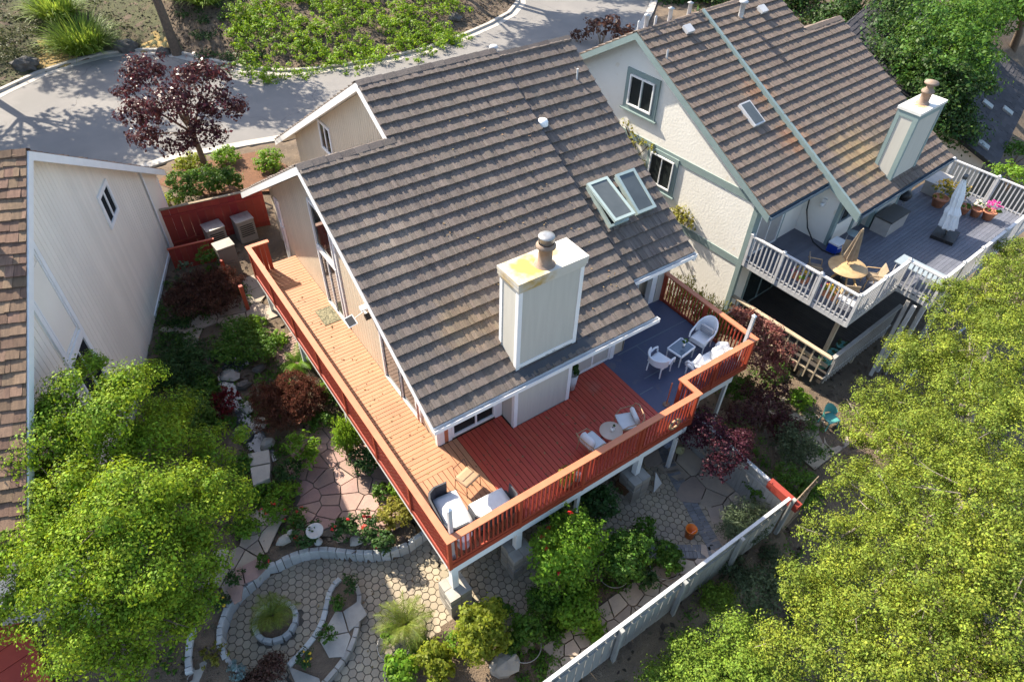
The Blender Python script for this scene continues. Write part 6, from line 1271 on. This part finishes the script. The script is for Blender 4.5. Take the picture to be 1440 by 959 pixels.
c = W(572, 885, -2.05); t = thing('palm', 'sunny green pygmy palm beside the sunlit pavers', 'palm', (c.x, c.y, -2.15)); fronds('fronds', 22, .85, L_palm, t, 9, .35, .20, 1.0); b = MB(); b.lathe([(.12, 0), (.09, .2), (.06, .38), (0, .42)], 10); b.build('stem', M_bark, t)
# front planting
shrub('shrub', 'tall lime green bush in full sun in front of the corner pier', 675, 890, -2.15, .66, 1.75, L_lime, 8000, .085, tuft=.17, lobes=7)
shrub('citrus_bush', 'bright citrus bush at the bottom edge in a wire ring', 612, 930, -2.15, .52, .9, L_lime, 2600, .10, tuft=.14, aspect=.5); shrub('citrus_bush', 'darker citrus bush at the bottom edge left of the bright one', 562, 938, -2.15, .45, .7, L_bright, 1500, .11, tuft=.12, aspect=.5); shrub('citrus_bush', 'small glossy bush at the upper end of the wire ring', 547, 892, -2.15, .25, .5, L_bright, 420, .10, tuft=.1)
shrub('shrub', 'medium green bush in a wire ring in front of the shaded pavers', 742, 885, -2.2, .42, 1.0, L_green, 2000, .085, tuft=.15); shrub('shrub', 'small green bush between the lime bush and the wire ring', 705, 858, -2.15, .3, .6, L_green, 700, .08, tuft=.12)
shrub('pomegranate', 'large green bush dotted with red flowers in front of the deck', 798, 778, -2.2, 1.12, 2.3, L_bright, 14000, .075, tuft=.2, lobes=10, bloom=M_petalred, nb=48, bs=.11, ry=.9); shrub('shrub', 'bright lower part bush beneath the one with red flowers', 812, 852, -2.2, .68, 1.0, L_bright, 4200, .085, tuft=.16)
shrub('shrub', 'dark green bush between the red flowered one and the pavers', 880, 782, -2.2, .72, 1.6, L_green, 6000, .085, tuft=.17, lobes=7); shrub('shrub', 'small dark bush in a wire ring near the bucket', 940, 785, -2.2, .42, .7, L_green, 1500, .085, tuft=.14); shrub('shrub', 'dark bush behind the deck posts above the red flowers', 840, 712, -2.2, .65, 1.4, L_dark, 3000, .09, tuft=.17)
for k, (u, v, r_, lb) in enumerate(((742, 915, .42, 'wire plant ring round the medium green bush'), (940, 802, .40, 'wire plant ring round the small dark bush'), (558, 915, .40, 'wire plant ring by the citrus bushes'), (868, 812, .42, 'wire plant ring behind the dark green bush'))):
    c = W(u, v, -2.05); b = MB(); b.tube([(r_*math.cos(t_), r_*math.sin(t_), .08) for t_ in np.linspace(0, 6.283, 29)], .012, 6); b.tube([(r_, 0, -.15), (r_, 0, .08)], .01, 6); tag(b.build('plant_ring', M_steel, None, (c.x, c.y+.15, -2.1)), lb, 'plant support')
for k, (u, v, zg, r_, h, lm, n, lb) in enumerate(((765, 845, -2.2, .5, .9, L_green, 2600, 'green shrub at the left foot of the bush with red flowers'), (905, 812, -2.2, .4, .6, L_dark, 1200, 'dark low shrub between the two wire rings'), (838, 888, -2.2, .35, .45, L_bright, 1000, 'bright low plant on the flagstones nearest the grey fence'), (770, 715, -2.2, .6, 1.3, L_dark, 2600, 'dark shrub under the deck edge behind the red flowers'), (640, 905, -2.15, .3, .4, L_bright, 700, 'small bright plant between the lime bush and the citrus'), (720, 905, -2.2, .3, .4, L_green, 700, 'small green plant beside the tan boulder'), (590, 905, -2.15, .3, .4, L_green, 600, 'small plant at the foot of the sunny palm'), (905, 745, -2.2, .35, .8, L_green, 1000, 'slim green bush on the paver side of the dark bush'))):
    shrub('shrub', lb, u, v, zg, r_, h, lm, n, .075, tuft=.14)
B = []
for k in range(120):
    x, y = g.uniform(.3, 6.6), g.uniform(-3.0, -.9)
    if not pip(x, y, UND) and not (1.4 < x < 7.5 and y < -2.25): r_ = g.uniform(.12, .26); B.append((x, y, T(x, y)+.04, r_, r_, r_*.6))
tag(leafcloud('ground_cover', B, 7000, .06, L_green, None, 93, tuft=.16, per=12, bottom=-.1), kind='stuff')
shrub('rosemary', 'grey green rosemary bush in the fence corner', 1048, 735, -2.2, .85, .95, L_sage, 5200, .11, aspect=.18, tuft=.2, up=.9, ry=.6, lobes=7); shrub('shrub', 'leafy green bush against the white capped side fence', 1068, 690, -2.2, .38, .9, L_green, 1300, .085, tuft=.14)
mb_ = W(985, 668, -2.15); tree('japanese_maple', 'small purple leaved maple tree on the flagstones by the side fence', PB([(1000, 605, -.3, .52), (1028, 632, -.3, .55), (1010, 655, -.7, .42), (975, 610, -.5, .45), (1045, 620, -.3, .35), (985, 585, -.3, .35), (960, 600, -.7, .35)]), tuple(mb_), L_purple, 7000, .07, .06, M_bark2, tuft=.2, cat='small tree', per=16, limbs=6)
tree('japanese_maple', 'pinkish red leaved maple beyond the corner of the red railing', PB([(1055, 455, -.9, .5), (1078, 470, -.8, .55), (1100, 490, -1.0, .45), (1065, 500, -1.3, .5), (1040, 445, -1.0, .35), (1085, 515, -1.6, .5)]), tuple(W(1072, 520, -3.8)), L_pinkred, 6500, .08, .07, M_bark, tuft=.2, cat='small tree', per=14)
tree('japanese_maple', 'dark maroon maple in the shade below the pinkish one', PB([(1080, 575, -2.6, .7), (1045, 590, -2.5, .6), (1105, 600, -2.9, .6), (1060, 550, -2.8, .5), (1090, 540, -2.8, .5)]), tuple(W(1075, 600, -3.9)), L_plum, 6000, .08, .07, M_bark, tuft=.22, cat='small tree', per=16)
shrub('shrub', 'open grey green shrub beyond the side fence near the teal chair', 1118, 630, -3.9, .85, 1.9, L_sage, 3600, .08, tuft=.2, stem=M_bark2, lobes=7); shrub('shrub', 'bushy green shrub outside the white capped fence', 1120, 690, -3.9, .9, 1.6, L_green, 3800, .08, tuft=.2); shrub('shrub', 'low bright shrub under the tan railing corner', 1125, 560, -4.1, .55, .6, L_bright, 1300, .085, tuft=.15); shrub('shrub', 'shaded green shrub below the notch of the deck', 1040, 545, -3.9, .6, 1.2, L_green, 2000, .085, tuft=.17)
shrub('shrub', 'green shrub between the pinkish maple and the tan railing posts', 1095, 530, -4.0, .5, 1.2, L_green, 1400, .085, tuft=.16)
for k, (u, v, r_, h, lb) in enumerate(((955, 420, .6, 2.6, 'tall yellow green bamboo behind the left part of the red side railing'), (985, 440, .55, 2.3, 'yellow green bamboo behind the middle of the red side railing'), (1010, 455, .5, 2.0, 'yellow green bamboo by the base of the cream wall'))): shrub('bamboo', lb, u, v, -2.6, r_, h, L_yellowgreen, 2300, .13, 'bamboo', aspect=.2, tuft=.22, droop=.15)
def vine(pts, label):
    t = thing('climbing_vine', label, 'vine', RG(-.12, 9, -3.8), RR); P = [(-.06+.12-.0, y_-9, z_+3.8) for y_, z_ in pts]; P = [(p[0]+.02, p[1], p[2]) for p in P]
    b = MB(); b.tube(P, .02, 6); b.build('stem', M_bark, t); leafcloud('foliage', [(p[0]-.1, p[1], p[2], .16, .4, .35) for p in P[1:]], 520, .11, L_yellowgreen, t, 5, tuft=.16, per=8)
vine([(9.6, -3.6), (9.7, 0), (9.9, 1.4), (10.4, 2.2), (11.0, 2.7), (10.2, 1.7), (9.7, 2.4)], 'yellowing vine climbing the cream wall round the lower window')
vine([(7.6, -3.6), (7.7, -1), (7.6, .3), (7.3, .5), (7.1, .2)], 'thin vine on the cream wall above the lower brown roof edge')
# dry stream with stones
STREAM = px([(360, 492), (372, 500), (330, 540), (352, 580), (372, 612), (392, 640), (372, 648), (345, 622), (330, 585), (308, 548), (318, 520)], -1.55)
draped('stream', STREAM, M_water, dz=.05, st=.12)
for k, (u, v, r_, fl, lb) in enumerate(((326, 536, .30, .4, 'flat pale slab at the top of the dry stream'), (350, 575, .24, .45, 'pale stone in the middle of the dry stream'), (362, 597, .3, .35, 'flat pale stone in the lower stream'), (376, 622, .22, .8, 'squared grey stone standing at the end of the stream'), (345, 548, .22, .7, 'dark boulder above the middle of the stream'), (342, 610, .32, .5, 'brown boulder between the stream and the crimson maple'), (308, 512, .22, .6, 'dark rock at the juniper end of the stream'), (367, 526, .2, .5, 'tan stone by the rust maple'))):
    c = W(u, v, -1.55); b = MB(); b.blob((0, 0, r_*fl*.3), (r_*1.15, r_*.85, r_*fl), k+40, .2, 9); tag(b.build('stone', M_slab if k in (0, 1, 2, 3) else M_rockm, None, (c.x, c.y, T(c.x, c.y)+.04), rnd.uniform(0, 6)), lb, 'stone')
for k, (poly, lb) in enumerate((([(349, 638), (378, 632), (380, 650), (352, 655)], 'upper of two large pale squared slabs beside the stream'), ([(352, 657), (380, 652), (379, 672), (356, 682)], 'lower of two large pale squared slabs beside the stream'))):
    P = px(poly, -1.35); b = MB(); b.prism([(x-P[0][0], y-P[0][1]) for x, y in P][::-1], -.5, 0); tag(b.build('stone_slab', M_slab, None, (*P[0], -1.35)), lb, 'stone slab')
c = W(275, 935, -1.75); b = MB(); P = px([(283, 922), (303, 922), (318, 930), (300, 959), (268, 975), (262, 955)], -1.8); b.prism([(x, y) for x, y in P][::-1], -2.2, -1.8); tag(b.build('stone_slab', M_slab, None), 'long pale slab leaning at the lower left by the blue grey succulent', 'stone slab')
for k, (u, v, r_, lb) in enumerate(((463, 915, .2, 'loose'), (520, 745, .2, ''), (700, 930, .35, ''))):
    if k == 1: c = W(503, 760, -1.75); b = MB(); b.blob((0, 0, .05), (.22, .16, .12), 61, .2, 9); tag(b.build('stone', M_slab, None, (c.x, c.y, -1.75)), 'tan stone between the birdbath and the curved wall', 'stone')
    if k == 2: c = W(712, 935, -2.15); b = MB(); b.blob((0, 0, .05), (.42, .3, .2), 62, .2, 10); tag(b.build('stone', M_slab, None, (c.x, c.y, -2.15)), 'large sunlit tan boulder at the bottom edge by the wire ring', 'stone')
# shade plants around the fence foot outside, scattered as groundcover
B = []
for k in range(120):
    x, y = g.uniform(2, 12), -3.5-abs(g.normal())*2.2; B.append((x, y, T(x, y), .3, .3, .12))
for k in range(90):
    x, y = g.uniform(9.2, 15), g.uniform(-2.5, 5); B.append((x, y, T(x, y), .3, .3, .15))
for k in range(240):
    x, y = g.uniform(-5, -.3), g.uniform(4, 16)
    if not pip(x, y, UP_PATIO) and not pip(x, y, BR) and not pip(x, y, LOW_L): r_ = g.uniform(.15, .38); B.append((x, y, T(x, y), r_, r_, r_*.6))
tag(leafcloud('weeds', B, 36000, .075, L_green, None, 91, tuft=.2, per=10, bottom=-.1), kind='stuff')
